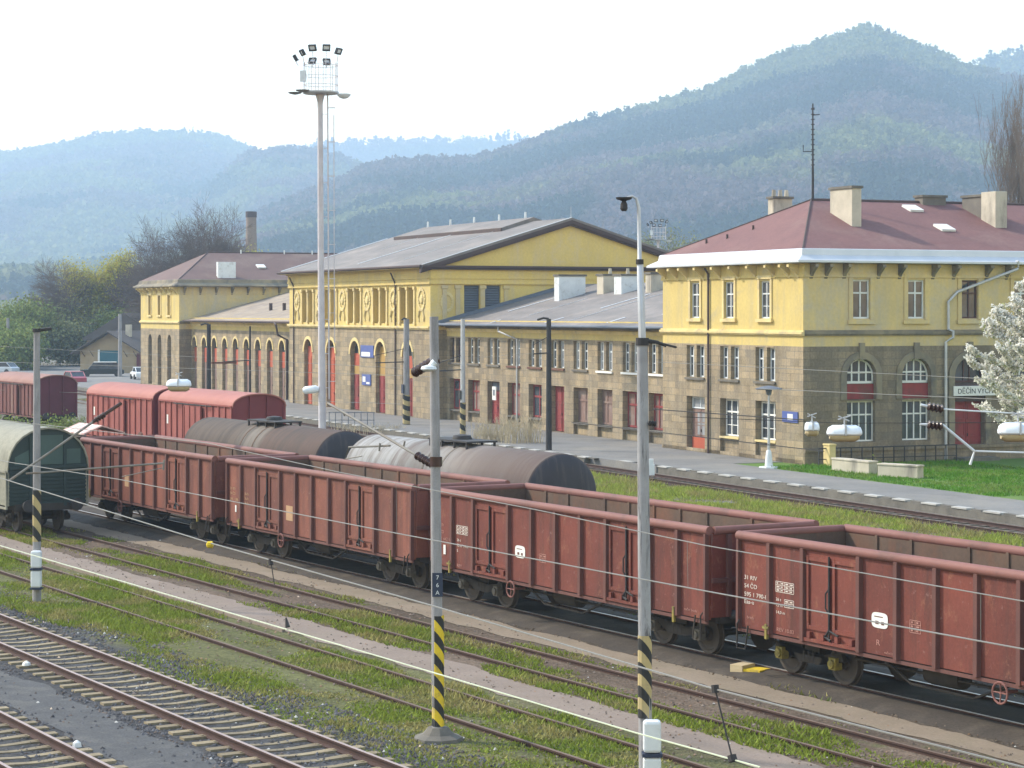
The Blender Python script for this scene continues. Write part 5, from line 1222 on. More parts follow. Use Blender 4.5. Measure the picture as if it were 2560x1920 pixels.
sw = MB(); sw.tube([at(1700,1042,45),at(2111,1058,45),at(2545,1056,45),at(2700,1050,45)],.007,5); o = sw.build('span_wire', MT['iron']); tag(o,'thin wire the big white lamps hang from','wire')

# overhead line: contact and messenger wires with droppers
def wire(label, pts, r=.012, sag=0.0, n=24, group='overhead wires', droppers=None, mat=None):
    out = []
    for a, b in zip(pts, pts[1:]):
        a, b = Vector(a), Vector(b)
        for i in range(n): f = i/n; out.append(a.lerp(b,f)-Vector((0,0,4*sag*f*(1-f))))
    out.append(Vector(pts[-1])); m = MB(); m.tube(out, r, 5); o = m.build('overhead_wire', mat or MT['wire']); return tag(o, label, 'wire', group)
MT['wire_green'] = M('greenish_bright_wire', (.52,.56,.40), (.46,.5,.36), 1, .5)
def line(px, py, p):      # point on the picture line at track offset p
    Y = p*F/(CT*(px+2000)); return at(px, py, Y)
wire('bright greenish contact wire crossing low over the nearest grass', [line(-500,1218,7.2),line(920,1633,7.2),line(1589,1832,7.2),line(1900,1918,7.2)], .0048, .0, mat=MT['wire_green'])
wire('pale carrier wire passing low behind the middle mast', [line(-200,1135,7.2),line(23,1202,7.2),line(520,1356,7.2),line(1090,1517,7.2),line(1787,1723,7.2),line(2900,2005,7.2)], .0055)
d = MB(); d.tube([line(1787,1718,7.2),line(1831,1897,7.2)],.005,5); d.cyl(line(1787,1712,7.2),line(1789,1732,7.2),.022,.022,8); d.cyl(line(1829,1888,7.2),line(1833,1904,7.2),.026,.026,8); o = d.build('dropper', MT['iron']); tag(o,'thin dropper with clamps between two near wires right of the lamp mast','wire')
d = MB(); d.tube([line(677,1402,7.2),line(686,1462,7.2)],.004,5); d.cyl(line(676,1398,7.2),line(678,1412,7.2),.018,.018,8); o = d.build('dropper', MT['iron']); tag(o,'short dropper hanging from the carrier wire before the second open wagon','wire')
d = MB(); d.tube([line(715,1544,7.2),line(719,1568,7.2)],[.006,.02],6); o = d.build('wire_clamp', MT['iron']); tag(o,'dark clamp on the bright wire left of the middle mast','clamp')
wire('contact wire crossing the lower half of the red open wagons', [line(-300,1090,12.6),line(26,1156,12.6),line(300,1199,12.6),line(1000,1335,12.6),line(1760,1477,12.6),line(2900,1685,12.6)], .007)
wire('carrier wire crossing the upper half of the red open wagons', [line(-300,1015,12.6),line(107,1062,12.6),line(520,1108,12.6),line(845,1180,12.6),line(1338,1274,12.6),line(1760,1363,12.6),line(2900,1563,12.6)], .0055)
d = MB()
for (xa, ya, xb, yb_) in ((2452,1484,2452,1600),(1718,1352,1720,1468),(990,1210,992,1332)): d.tube([line(xa,ya,12.6),line(xb,yb_,12.6)],.003,4)
o = d.build('dropper', MT['wire']); tag(o,'thin droppers joining the two wires before the red open wagons','wire')
wk = MB(); wk.lathe([(.01,-.03),(.028,-.02),(.03,.02),(.01,.03)], tuple(line(525,1362,7.2)), 'x', 8); o = wk.build('wire_weight', MT['yellow']); tag(o,'small yellow clamp on the carrier wire before the second open wagon','clamp')
def bw(label, a, b, r=.012, sag=.0, mat=None): return wire(label, [a, b], r, sag, mat=mat)
bw('wire running along the station front at cornice height', at(1090,902,150), at(2010,830,128), .010)
bw('wire stretched before the end wall under its arched windows', at(1900,972,70), at(2620,1004,62), .012)
bw('dark wire crossing the doors of the low wing and nearer pavilion', at(1632,1023,60), at(2010,1050,54), .014, mat=MT['iron'])
bw('upper dark wire before the nearer pavilion ground floor', at(1430,1056,80), at(2060,1128,70), .014, mat=MT['iron'])
bw('wire crossing before the arched upper windows of the end wall', at(1640,905,75), at(2620,955,62), .010)
bw('faint wire across the hall doors', at(0,905,170), at(1090,942,140), .014)
bw('faint wire across the arcade', at(0,866,180), at(1090,925,150), .012)
bw('faint wire across the covered wagons', at(0,975,150), at(1000,1010,120), .012)
bw('dark wire from the lamp mast collar to the upper right', at(1612,848,35.4), at(1690,868,36), .02, mat=MT['iron'])

# ------------------------------------------------------------------ floodlight towers
def tower(label, base, H, detail=True):
    t = thing('floodlight_tower', label, 'light tower', base, 0, 'floodlight towers'); hp = H-3.3
    MB().tube([(0,0,-.1),(-.1,0,hp*.55),(-.14,0,hp-.9),(-.14,0,hp-.5),(-.14,0,hp)],[.24,.19,.165,.17,.30],14).build('pole', MT['tower'], t, True)
    cx = -.1
    p = MB(); p.lathe([(1.05,0),(1.12,.06),(1.12,.14),(.3,.1)],(cx,0,hp),'z',20); p.build('platform', MT['galv'], t, True)
    rl = MB()
    for z in (.55,1.1,1.75): rl.tube([(cx+1.05*math.cos(2*math.pi*k/16),1.05*math.sin(2*math.pi*k/16),hp+z) for k in range(17)],.018,5,False)
    for k in range(14): a = 2*math.pi*k/14; rl.cyl((cx+1.05*math.cos(a),1.05*math.sin(a),hp+.1),(cx+1.05*math.cos(a),1.05*math.sin(a),hp+1.9),.02,.02,5)
    rl.build('railing', MT['tower'], t)
    MB().box(cx-1.2,cx-.85,-.9,-.6,hp+.7,hp+1.35).build('control_box', MT['offwhite'], t)
    for (dx, dy, z, yaw, tilt) in ((-.42,-.9,2.75,-20,25),(.42,-.95,2.75,12,25),(1.1,-.4,2.6,55,25),(-1.05,-.6,2.5,-65,30),(-1.5,-.3,2.2,-80,30),(-.6,.8,2.15,160,25),(.3,.9,2.1,200,25)):
        f = MB(); Rm = Matrix.Rotation(R(yaw),3,'Z') @ Matrix.Rotation(R(tilt),3,'X')
        o_ = Vector((cx+dx,dy,hp+z))
        f.fn = lambda x,y,z_,Rm=Rm,o_=o_: tuple(o_+Rm@Vector((x,y,z_)))
        w, h, e = .235, .20, .05
        f.box(-w,w,.0,.12,-h,-h+.02); f.box(-w,w,-.12,.05,h-e,h).box(-w,w,-.12,.05,-h,-h+e*2).box(-w,-w+e,-.12,.05,-h+e*2,h-e).box(w-e,w,-.12,.05,-h+e*2,h-e)
        fo = f.build('floodlight', MT['iron'], t)
        g_ = MB(f.fn); g_.poly([(-w+e,-.06,-h+e*2),(w-e,-.06,-h+e*2),(w-e,-.06,h-e),(-w+e,-.06,h-e)]); g_.build('lamp_glass', MT['lamp_shell'], fo)
        MB().tube([(cx+dx*.9,dy*.9,hp+1.7),o_-Vector((0,0,.25))],.025,5).build('floodlight_bracket', MT['tower'], t)
    for (dx, dy, z, mt) in ((-1.55,-.3,.02,0),(-1.05,-.8,.12,0),(1.45,-.3,-.15,1)):
        d = MB(); d.lathe([(.42,.12),(.40,.02),(.25,-.12),(.08,-.17)] if mt else [(.44,.05),(.36,-.02),(.12,-.08)],(cx+dx,dy,hp+z),'z',14); d.build('dish_lamp', MT['offwhite'] if mt else MT['galv_dark'], t, True)
    if detail:
        ld = MB(); x0 = .42
        for s in (-.2,.2): ld.tube([(x0,s,2.5),(x0-.1,s,hp)],.03,5)
        for k in range(int((hp-2.5)/.3)): z = 2.6+k*.3; ld.tube([(x0-.1*(z/hp),-.2,z),(x0-.1*(z/hp),.2,z)],.011,4)
        for k in range(9): z = 3.2+k*(hp-3.6)/8.4; ld.tube([(-.05,0,z),(x0-.05,0,z)],.02,5); ld.tube([(x0-.1,-.25,z+.4),(x0+.35,-.25,z+.4),(x0+.35,.25,z+.4),(x0-.1,.25,z+.4)],.02,4)
        for s in (-.25,.25): ld.tube([(x0+.33,s,6.0),(x0+.28,s,20)],.018,4)
        ld.build('ladder', MT['tower'], t)
        b = MB(); b.tube([(-1.2,-.1,3.05),(-1.05,-.1,3.05),(-.4,-.1,3.12),(-.2,-.1,3.12)],[.12,.24,.24,.14],14); b.build('side_lamp', MT['lamp_shell'], t, True)
    return t
tower('tall slim floodlight tower with a lamp ring behind the tank wagons', Vector(((806-1280)/F*138,138,0)), 24.6)
tower('small distant white floodlight tower head between hall roof and nearer pavilion', Vector(((1648-1280)/F*315,315,0)), 21.2, False)

# ------------------------------------------------------------------ shed, cars, chimney and other small things
sh = thing('goods_shed','low tan shed with dark gabled roof and teal door behind the yard','shed', Vector((-51.2,286,0)), R(-22))
def shed():
    w, d, h, rz = 4.6, 9.0, 3.0, 5.3
    wl = MB(); wl.poly([(-w,0,0),(w,0,0),(w,0,h),(0,0,rz),(-w,0,h)]); wl.poly([(-w,d,0),(w,d,0),(w,d,h),(0,d,rz),(-w,d,h)]); wl.poly([(-w,0,0),(-w,d,0),(-w,d,h),(-w,0,h)]); wl.poly([(w,0,0),(w,d,0),(w,d,h),(w,0,h)])
    wl.build('wall', MT['shed_wall'], sh)
    r = MB(); o = .9; s = (rz-h)/w
    r.prism([(-w-o,h-s*o),(-w-o,h-s*o-.18),(0,rz-.18+.12),(w+o,h-s*o-.18),(w+o,h-s*o),(0,rz+.12)],-1.1,d+.8,'y'); r.build('roof', MT['shed_roof'], sh)
    MB().box(-1.6,1.2,-.12,-.01,0,2.9).build('door', MT['teal'], sh)
    MB().box(-1.9,-1.62,-.1,-.01,0,3.0).box(1.22,1.5,-.1,-.01,0,3.0).build('door_post', MT['offwhite'], sh)
    MB().box(.9,1.5,2.0,2.6,rz-.7,rz+.9).build('chimney', MT['render'], sh)
    for x in (-3.9,-2.6,2.4,3.8): MB().add([(x-.06,-.02,h-.9),(x+.06,-.02,h-.9),(x-.06,-.9,h-.1),(x+.06,-.9,h-.1)],[(0,1,3,2)]).build('roof_brace', MT['fascia'], sh)
MT['shed_wall'] = M('tan_shed_wall', (.33,.26,.165), (.25,.20,.13), .8, .95); MT['shed_roof'] = M('dark_shed_roof', (.10,.085,.08), (.07,.062,.06), .8, .9)
shed()
s2 = thing('goods_shed','larger dark shed roof rising behind the tan shed','shed', Vector((-53.5,308,0)), R(-22))
r = MB(); r.prism([(-6.5,4.2),(-6.5,3.9),(6.5,3.9),(6.5,4.2),(0,7.7)],0,14,'y'); r.build('roof', MT['shed_roof'], s2); MB().box(-6,6,.3,13.5,0,3.9).build('wall', MT['shed_wall'], s2)
pl_ = MB()
for k in range(16): pl_.box(k*.38,k*.38+.36,-.03,.03,0,2.6+.05*(k%3))
o = pl_.build('board_fence', MT['dred_end']); o.location = Vector((-47.6,284,0)); tag(o,'dark purple board fence between shed and farther pavilion','fence')
def car(label, loc, rz, body, L=4.3, H=1.45, van=False, roof=None):
    t = thing('parked_car', label, 'car', loc, rz, 'parked cars')
    w = .82; hL = L/2
    prof = [(-hL,.35),(-hL,.75),(-hL+.05,.85),(-hL+.95,.93),(hL-.3,.93),(hL,.8),(hL,.35)]
    b = MB(); b.prism([(p[0],p[1]) for p in prof], -w, w, 'y'); b.build('body', body, t, bevel=.06)
    cab = [(-hL+1.0,.93),(-hL+1.65,H),(hL-.9 if not van else hL-.2,H),(hL-.3 if not van else hL-.08,.93)]
    c = MB(); c.prism(cab, -w+.1, w-.1, 'y'); c.k = 1
    r = MB(); r.prism([(cab[1][0]-.02,H),(cab[1][0],H+.06),(cab[2][0],H+.06),(cab[2][0]+.02,H)], -w+.08, w-.08, 'y')
    for (a, d) in ((cab[0],cab[1]),(cab[3],cab[2])):
        for y in (-w+.1,w-.1): c.tube([(a[0],y,a[1]),(d[0],y,d[1])],.045,5)
    r.build('car_roof', roof or body, t); c.k = 0; c.build('window', [MT['glass'], body], t)
    for x in (-hL+.8,hL-.8):
        for y in (-w,w): MB().lathe([(.1,-.1),(.31,-.1),(.33,0),(.31,.1),(.1,.1)],(x,y,.33),'y',14).build('wheel', MT['black'], t)
    for y in (-.6,.6): MB().box(-hL-.02,-hL+.02,y-.15,y+.15,.6,.74).build('headlight', MT['lamp_shell'], t)
    return t
MT['car_dark'] = M('dark_green_car_paint', (.012,.02,.022), (.01,.016,.018), 1, .25); MT['car_red'] = M('pinkish_red_car_paint', (.42,.10,.13), (.36,.08,.11), 1, .3); MT['car_white'] = M('white_car_paint', (.7,.72,.74), (.66,.68,.7), 1, .3); MT['car_blue'] = M('pale_grey_car_paint', (.46,.50,.55), (.42,.46,.5), 1, .3)
car('dark car with a white roof parked before the shed', gnd(255,942)+Vector((0,0,0)), R(12), MT['car_dark'], 5.2, 1.75, roof=MT['white'])
car('pinkish red car showing above the dark red covered wagon', gnd(183,962), R(-60), MT['car_red'], 4.2, 1.4)
car('small white car beside the foot of the farther pavilion', gnd(350,949), R(-70), MT['car_white'], 3.8, 1.4)
car('pale grey car at the left edge below the thicket', gnd(4,935), R(-25), MT['car_blue'], 4.4, 1.45)
# tall brick works chimney behind the farther pavilion
t = thing('works_chimney','slender brick chimney stack rising behind the farther pavilion','chimney', Vector(((628-1280)/F*420,420,0)))
MB().cyl((0,0,0),(0,0,25.5),1.5,.95,14).build('stack', M('grey_brown_brick', (.25,.19,.15),(.2,.155,.125),1,.95), t, True); MB().cyl((0,0,25.5),(0,0,26.6),1.05,1.05,14).build('rim', MT['fascia'], t)
hs = thing('house','small house with an orange tiled roof at the left edge','house', Vector((-79.0,318,0)), R(-8))
MB().box(-5,5,0,8,0,4.6).build('wall', MT['trim'], hs); MB().prism([(-.6,4.9),(-.6,5.15),(4,7.75),(8.6,5.15),(8.6,4.9),(4,7.5)],-5.5,5.5).build('roof', M('orange_tiles',(.50,.22,.10),(.40,.17,.08),2,.9), hs)
# planters, kerb stones and clutter at the pavilion corner
def block(name, label, cat, px0, py0, px1, py1, h, w, mat):
    a, b = gnd(px0,py0,.34), gnd(px1,py1,.34); d = b-a; t = MB()
    L = d.length; t.box(0,L,0,w,-.2,h); t.box(-.03,L+.03,-.03,w+.03,h+.002,h+.09); o = t.build(name, mat, bevel=.02); o.location = a; o.rotation_euler = (0,0,math.atan2(d.y,d.x)); return tag(o, label, cat)
block('stone_planter','sunlit low stone planter wall next to the pavilion corner','planter',2079,1176,2172,1186,.52,.5,MT['render'])
block('stone_planter','second low stone planter wall standing in the grass','planter',2194,1190,2294,1196,.5,.5,MT['render'])
block('gate_post','short pale gate post between pavilion corner and first planter','post',2058,1163,2074,1165,.98,.35,MT['trim'])
rl = MB(); a = bpt(-95.6+.9,57.47+.3,.33)
for k in range(14): y = .3+k*.62; rl.box(.95,1.0,y-.02,y+.02,0,.85)
rl.box(.94,1.01,.28,8.4,.83,.88).box(.945,1.005,.28,8.4,.3,.34)
o = rl.build('metal_railing', MT['iron']); o.location = bpt(-95.6,57.47,.33); o.rotation_euler = (0,0,RB); tag(o,'low dark railing along the foot of the end wall','railing')
rl = MB()
for k in range(8): rl.box(k*.42-.02,k*.42+.02,-.02,.02,0,.95)
rl.box(-.05,3.0,-.025,.025,.95,1.0).box(-.05,3.0,-.02,.02,.45,.49)
o = rl.build('metal_railing', MT['louvre']); o.location = gnd(823,1068,.35); o.rotation_euler = (0,0,R(-5)); tag(o,'grey metal railing right of the floodlight tower foot','railing')
y = MB(); y.box(-.3,.02,-.25,.25,0,.22); o = y.build('wood_block', [MT['timber']]); o.location = gnd(1870,1686); o.rotation_euler = (0,0,R(-40)); tag(o,'pale wooden block with a yellow end lying beside the open wagons','block')
y2 = MB(); y2.box(.021,.45,-.22,.22,0,.15); o2 = y2.build('painted_end', MT['yellow'], o)
for (px, py, s, lb) in ((1278,1530,.13,'crumpled white litter on the dark cess beside the third open wagon'),(66,1668,.11,'white stone on the sleeper ends of the long track'),(192,1870,.09,'small white stone between the two rust-brown tracks')):
    l = MB(); l.lathe([(.02,-.04),(s,-.03),(s*.8,.05),(.02,.09)],(0,0,.05),'z',7); o = l.build('litter', MT['white']); o.location = gnd(px,py); tag(o, lb, 'litter')
for (px, py, lb) in ((1640,1072,'small ground signal lamp beside the platform kerb'),(1628,1188,'pale marker stone at the platform kerb gap')):
    l = MB(); l.box(-.15,.15,-.12,.12,0,.5).box(-.1,.1,-.1,.1,.5,.75); o = l.build('ground_signal', MT['offwhite']); o.location = gnd(px,py,.34); tag(o, lb, 'signal')
# ------------------------------------------------------------------ vegetation
def grow(r, base, h, spread, levels=5, kids=(3,4), up=.35, ang=(22,48), trunk=.30, rad=.02, shrink=(.62,.8), wig=.16):
    """limb segments (p0,p1,r0,r1,level) and twig tips of one tree"""
    segs = []; tips = []
    def rec(p, d, L, rd, lv):
        n = 3; q = p.copy(); r0 = rd
        pts = [q.copy()]
        for i in range(n):
            d = (d+Vector((r.uniform(-wig,wig),r.uniform(-wig,wig),r.uniform(-wig,wig)*.6+up*.12))).normalized()
            q2 = q+d*(L/n); r1 = r0*.86; segs.append((q.copy(),q2.copy(),r0,r1,lv)); q = q2; r0 = r1; pts.append(q.copy())
        if lv >= levels: tips.append((q, d)); return
        k = r.randint(*kids)
        for j in range(k+1):
            src = pts[-1] if j < k-1 else pts[r.choice((1,2))]
            az = r.uniform(0,2*math.pi); a = R(r.uniform(*ang))*(1.0 if j else .45)
            t = Vector((math.cos(az),math.sin(az),0)); t = (t-d*t.dot(d)); t = t.normalized() if t.length>.01 else Vector((1,0,0))
            nd = (d*math.cos(a)+t*math.sin(a)); nd.x *= spread; nd.y *= spread; nd = (nd+Vector((0,0,up*.25))).normalized()
            rec(src, nd, L*r.uniform(*shrink), max(r0*r.uniform(.5,.72), .010), lv+1)
    rec(Vector(base), Vector((r.uniform(-.05,.05),r.uniform(-.05,.05),1)).normalized(), h*trunk, h*rad, 0)
    return segs, tips
def tubes(segs, name, mat, parent, minr=.0):
    """many small tapering prisms in one fast mesh (3- or 5-sided)"""
    vs = []; fs = []
    for p0, p1, r0, r1, lv in segs:
        d = p1-p0
        if d.length < 1e-5: continue
        d.normalize(); a = Vector((0,0,1)) if abs(d.z) < .9 else Vector((1,0,0)); u = d.cross(a).normalized(); w = d.cross(u); n = 6 if lv < 2 else 3; o = len(vs)
        r0, r1 = max(r0,minr), max(r1,minr)
        for p, rr in ((p0,r0),(p1,r1)):
            for j in range(n): t = 2*math.pi*j/n; vs.append(p+(u*math.cos(t)+w*math.sin(t))*rr)
        for j in range(n): fs.append((o+j,o+(j+1)%n,o+n+(j+1)%n,o+n+j))
    arr = np.array([tuple(v) for v in vs], dtype=np.float32)
    return link_mesh(name, numpy_mesh(name, arr, np.array(fs).ravel(), 4, mat), parent)
def leaf_mesh(name, pts, size, mat, col_fn, parent, per=6, rad=.5, flat=1.0):
    """small leaf faces scattered round twig tips"""
    n = len(pts)*per; P = np.repeat(np.array([tuple(p) for p in pts]), per, axis=0)
    off = nrng.normal(0, rad, (n,3)); off[:,2] *= flat; c = P+off
    a = nrng.normal(size=(n,3)); a /= np.linalg.norm(a,axis=1)[:,None]; b = np.cross(a, nrng.normal(size=(n,3))); b /= np.linalg.norm(b,axis=1)[:,None]
    s = (size*nrng.uniform(.6,1.35,n))[:,None]
    V = np.stack([c-a*s, c+b*s*.6, c+a*s, c-b*s*.6], axis=1).reshape(-1,3)
    col = np.repeat(col_fn(n), 4, axis=0)
    return link_mesh(name, numpy_mesh(name, V, np.arange(n*4), 4, mat, col), parent)
MT['leaf'] = attr_mat('spring_leaf', .85, .3); MT['bark'] = M('grey_brown_bark', (.13,.11,.095), (.09,.077,.068), 3, .95); MT['twig'] = M('brownish_twig', (.15,.115,.10), (.11,.088,.08), 1, .95); MT['bark_pale'] = M('pale_bark', (.24,.21,.17), (.16,.14,.12), 2, .95)
def shade(base, var=.25):
    def f(n):
        k = nrng.uniform(1-var,1+var,n)[:,None]; h = nrng.uniform(-.12,.12,n)
        c = np.array(base)[None,:]*k; c[:,0] *= 1+h; c[:,2] *= 1-h; return np.clip(c,0.003,1)
    return f
def tree(name, label, base, h, seed, levels=5, spread=1.0, leaf=None, group=None, per=5, lsize=.16, lrad=.5, cat='tree', kids=(3,4), ang=(22,48), minr=.02, trunk=.3, up=.35, rad=.02, twigmat=None, shrink=(.62,.8), width=None):
    r = random.Random(seed); t = thing(name, label, cat, base, 0, group)
    segs, tips = grow(r, (0,0,0), h, spread, levels, kids, up, ang, trunk, rad, shrink)
    zmax = max(s[1].z for s in segs); k = h/zmax
    segs = [(a*k,b*k,c,d,e) for a,b,c,d,e in segs]; tips = [(p*k,d) for p,d in tips]
    if width:                          # crown as wide as the real one and standing over its trunk
        T_ = np.array([tuple(p) for p,d in tips]); cx, cy = np.median(T_[:,0]), np.median(T_[:,1]); kx = width/max(.1,np.percentile(T_[:,0],96)-np.percentile(T_[:,0],4))
        def fit(v): f = min(1,v.z/(h*.45)); return Vector(((v.x-cx*f)*(1+(kx-1)*f),(v.y-cy*f)*(1+(kx-1)*f),v.z))
        segs = [(fit(a),fit(b),c,d,e) for a,b,c,d,e in segs]; tips = [(fit(p),d) for p,d in tips]
    tubes([s for s in segs if s[4] < 3], 'trunk', MT['bark'], t, minr)
    c = tubes([s for s in segs if s[4] >= 3], 'crown', twigmat or MT['twig'], t, minr)
    if leaf is not None: leaf_mesh('foliage', [p for p,d in tips], lsize, MT['leaf'], leaf, c, per, lrad)
    return t
GT = 'trees behind the station'
tree('bare_tree','tallest bare grey tree behind the farther pavilion roof', Vector(((541-1280)/F*300,300,0)), 23.9, 11, 6, 1.0, group=GT, kids=(3,5), minr=.013, ang=(32,62), width=13.5, up=.12, trunk=.26, shrink=(.66,.84))
tree('bare_tree','wide bare tree leaning over the left slope of the farther pavilion', Vector(((430-1280)/F*310,310,0)), 19.8, 5, 6, 1.25, group=GT, kids=(3,5), minr=.013, ang=(32,62), width=12.5, up=.12, trunk=.24, shrink=(.66,.84))
tree('bare_tree','bare twiggy tree left of the farther pavilion behind the willows', Vector(((352-1280)/F*330,330,0)), 16.5, 15, 5, 1.2, group=GT, kids=(4,5), minr=.022, ang=(32,60), width=8, up=.12, trunk=.26)
tree('bare_tree','dark bare tree standing alone behind the shed', Vector(((142-1280)/F*330,330,0)), 16.4, 8, 5, 1.35, group=GT, kids=(4,5), minr=.014, ang=(34,62), width=9.5, up=.08, trunk=.26, shrink=(.66,.84))
yg = shade((.40,.37,.075)); gg = shade((.19,.235,.065),.4); bg = shade((.21,.225,.10),.4)
tree('willow_tree','taller yellow-green willow just behind the shed', Vector(((285-1280)/F*335,335,0)), 17.0, 21, 5, .9, yg, GT, 10, .17, .75, kids=(3,4), width=6.5, up=-.05, ang=(28,60), trunk=.22)
tree('willow_tree','lower yellow-green willow between bare tree and shed', Vector(((208-1280)/F*335,335,0)), 15.2, 22, 5, 1.0, yg, GT, 9, .17, .75, kids=(3,4), width=6.2, up=-.05, ang=(28,60), trunk=.22)
tree('leafy_tree','pale yellow-green treetop beside the brick chimney stack', Vector(((607-1280)/F*390,390,0)), 18.5, 23, 5, .8, yg, GT, 7, .18, .7)
tree('leafy_tree','pale green tree between hall roof and nearer pavilion', Vector(((1695-1280)/F*330,330,0)), 20.3, 24, 5, 1.1, bg, GT, 7, .17, .6)
tree('leafy_tree','low pale green treetop touching the red pavilion roof', Vector(((1775-1280)/F*350,350,0)), 16.8, 25, 5, 1.2, bg, GT, 7, .17, .6)
for i, (px, Y, h, lb, cf) in enumerate(((20,306,6.3,'broad green bush at the left edge below the hill',gg),(85,318,9.5,'fresh green bush left of the shed',gg),(150,325,9.2,'dull green bush behind the shed gable',bg),(330,330,8.5,'green bush right of the shed behind the pale mast',gg),(-45,306,6.5,'tall green bush cut by the left frame edge',gg),(55,300,5.0,'low green bush at the mast by the left edge',gg),(230,345,9.0,'grey-green bush under the willows',bg))):
    tree('bush', lb, Vector(((px-1280)/F*Y,Y,-.3)), h, 40+i, 4, 1.7, cf, 'bushes behind the shed', 20, .21, .8, 'bush', kids=(4,5), ang=(30,65), trunk=.22, shrink=(.7,.9))
# poplar behind the nearer pavilion
tree('poplar_tree','tall narrow bare poplar at the right edge behind the pavilion', Vector(((2545-1280)/F*190,190,0)), 28.6, 31, 6, .36, None, None, kids=(2,3), ang=(10,26), width=4.2, minr=.012, up=.9, trunk=.2, twigmat=M('warm_twig',(.24,.185,.15),(.18,.145,.12),1,.95), shrink=(.68,.86))
tree('poplar_tree','second narrow bare poplar cut by the right frame edge', Vector(((2600-1280)/F*195,195,0)), 27.0, 33, 6, .36, None, None, kids=(2,3), ang=(10,26), width=4.2, minr=.012, up=.9, trunk=.2, twigmat=bpy.data.materials['warm_twig'], shrink=(.68,.86))
# blossoming tree at the right edge
def blossom():
    r = random.Random(3); base = Vector((at(2648,1100,98).x, 98, .33)); t = thing('blossom_tree','white blossoming tree with spiky flowering branches at the right edge','tree',base)
    segs = []; heads = []
    segs.append((Vector((0,0,0)),Vector((.1,0,2.0)),.16,.13,0)); segs.append((Vector((.1,0,2.0)),Vector((0,0,4.2)),.13,.09,0)); segs.append((Vector((0,0,4.2)),Vector((.1,0,8.6)),.09,.03,0))
    for i in range(96):
        z = 1.5+ (i/95)**.9*7.0; az = i*2.399+r.uniform(-.3,.3); reach = (4.0 if z < 5.0 else 4.0*(9.3-z)/4.3)*r.uniform(.72,1.05); reach = max(reach,.5)
        p = Vector((0,0,z)); d = Vector((math.cos(az),math.sin(az),.28)).normalized(); n = 6; L = reach/n; prev = p
        for k in range(n):
            d = (d+Vector((r.uniform(-.2,.2),r.uniform(-.2,.2),r.uniform(-.05,.16)))).normalized(); q = prev+d*L; segs.append((prev,q,.035*(1-k/n)+.008,.035*(1-(k+1)/n)+.008,2))
            if k >= 1:
                for m_ in range(3 if k < n-1 else 4):
                    sd = (d+Vector((r.uniform(-.9,.9),r.uniform(-.9,.9),r.uniform(-.1,.8)))).normalized(); sl_ = r.uniform(.3,.75); segs.append((q,q+sd*sl_,.012,.006,3)); heads.append((q,q+sd*sl_))
            prev = q
        heads.append((prev-d*L,prev+d*.2))
    c = tubes([s for s in segs], 'trunk', MT['bark'], t)
    pts = []
    for a, b in heads:
        L = (b-a).length; k = max(4,int(L/.035))
        for j in range(k): f = (j+.5)/k; pts.append(a.lerp(b,f))
    def cf(n):
        k = nrng.uniform(.75,1.05,n)[:,None]; base_ = np.where(nrng.random(n)[:,None]<.07, np.array([[.36,.39,.18]]), np.array([[.88,.86,.78]])); return base_*k
    leaf_mesh('blossom', pts, .075, MT['petal'], cf, t, 6, .05)
MT['petal'] = attr_mat('white_petal', .8, .3)
blossom()
# dry stalks, shrubs by the tracks
MT['stalk'] = M('dry_straw_stalk', (.46,.40,.28), (.34,.29,.2), 3, .95)
def stalks(label, px0, px1, py, z, h, n, seed):
    r = random.Random(seed); a, b = gnd(px0,py,z), gnd(px1,py,z); m = MB()
    for i in range(n):
        p = a.lerp(b, r.random())+Vector((r.uniform(-.3,.3),r.uniform(-1.2,1.2),0)); hh = h*r.uniform(.5,1.1); lean = Vector((r.uniform(-.25,.25),r.uniform(-.2,.2),0))*hh
        m.tube([p,p+lean*.4+Vector((0,0,hh*.6)),p+lean+Vector((0,0,hh))],[.02,.014,.007],3,False)
        for k in range(3): f = r.uniform(.4,.9); q = p+lean*f+Vector((0,0,hh*f)); m.tube([q,q+Vector((r.uniform(-.25,.25),r.uniform(-.2,.2),r.uniform(.1,.4)))],.008,3,False)
    return tag(m.build('dry_shrub', MT['stalk']), label, 'shrub', 'dry shrubs beside the platform line')
stalks('thicket of pale dry stalks behind the brown end of the tank wagon',1185,1260,1118,0,1.6,110,1)
stalks('taller pale dry stalks left of the dark slender mast',1255,1345,1122,0,1.9,120,2)
stalks('low dry stalks between floodlight tower and grey striped mast',835,1010,1085,0,.5,80,3)
stalks('straw stalks poking up between tank wagon and covered wagons',420,480,1085,0,1.7,60,4)
def shrub(label, px, py, h, w, seed, cf=gg, n=520):
    b = gnd(px,py); r = random.Random(seed); t = thing('shrub', label, 'shrub', b, 0, 'low shrubs between the sidings')
    segs = []; tips = []
    for i in range(26):
        d = Vector((r.uniform(-1,1)*w/h,r.uniform(-1,1)*w/h,1)).normalized(); L = h*r.uniform(.5,1); segs.append((Vector((0,0,0)),d*L,.02,.008,3)); tips += [d*L*f for f in (.5,.75,1)]
    tubes(segs,'stem',MT['twig'],t); leaf_mesh('foliage',tips,.09,MT['leaf'],cf,t,7,.22); return t
shrub('dark green shrub behind the roof of the green covered wagon',120,1098,1.5,1.4,1); shrub('ragged green shrub right of the green covered wagon roof',165,1090,1.3,1.4,2); shrub('small dark green shrub at the left edge above the green wagon',30,1092,1.3,1.4,3); shrub('yellow-green weeds at the corner of the covered wagon pair',440,1098,1.5,.8,4,yg); shrub('olive weeds at the foot of the tank wagon',480,1092,1.2,.8,5,yg)
shrub('green clump against the planter end',2185,1198,.5,.4,6)

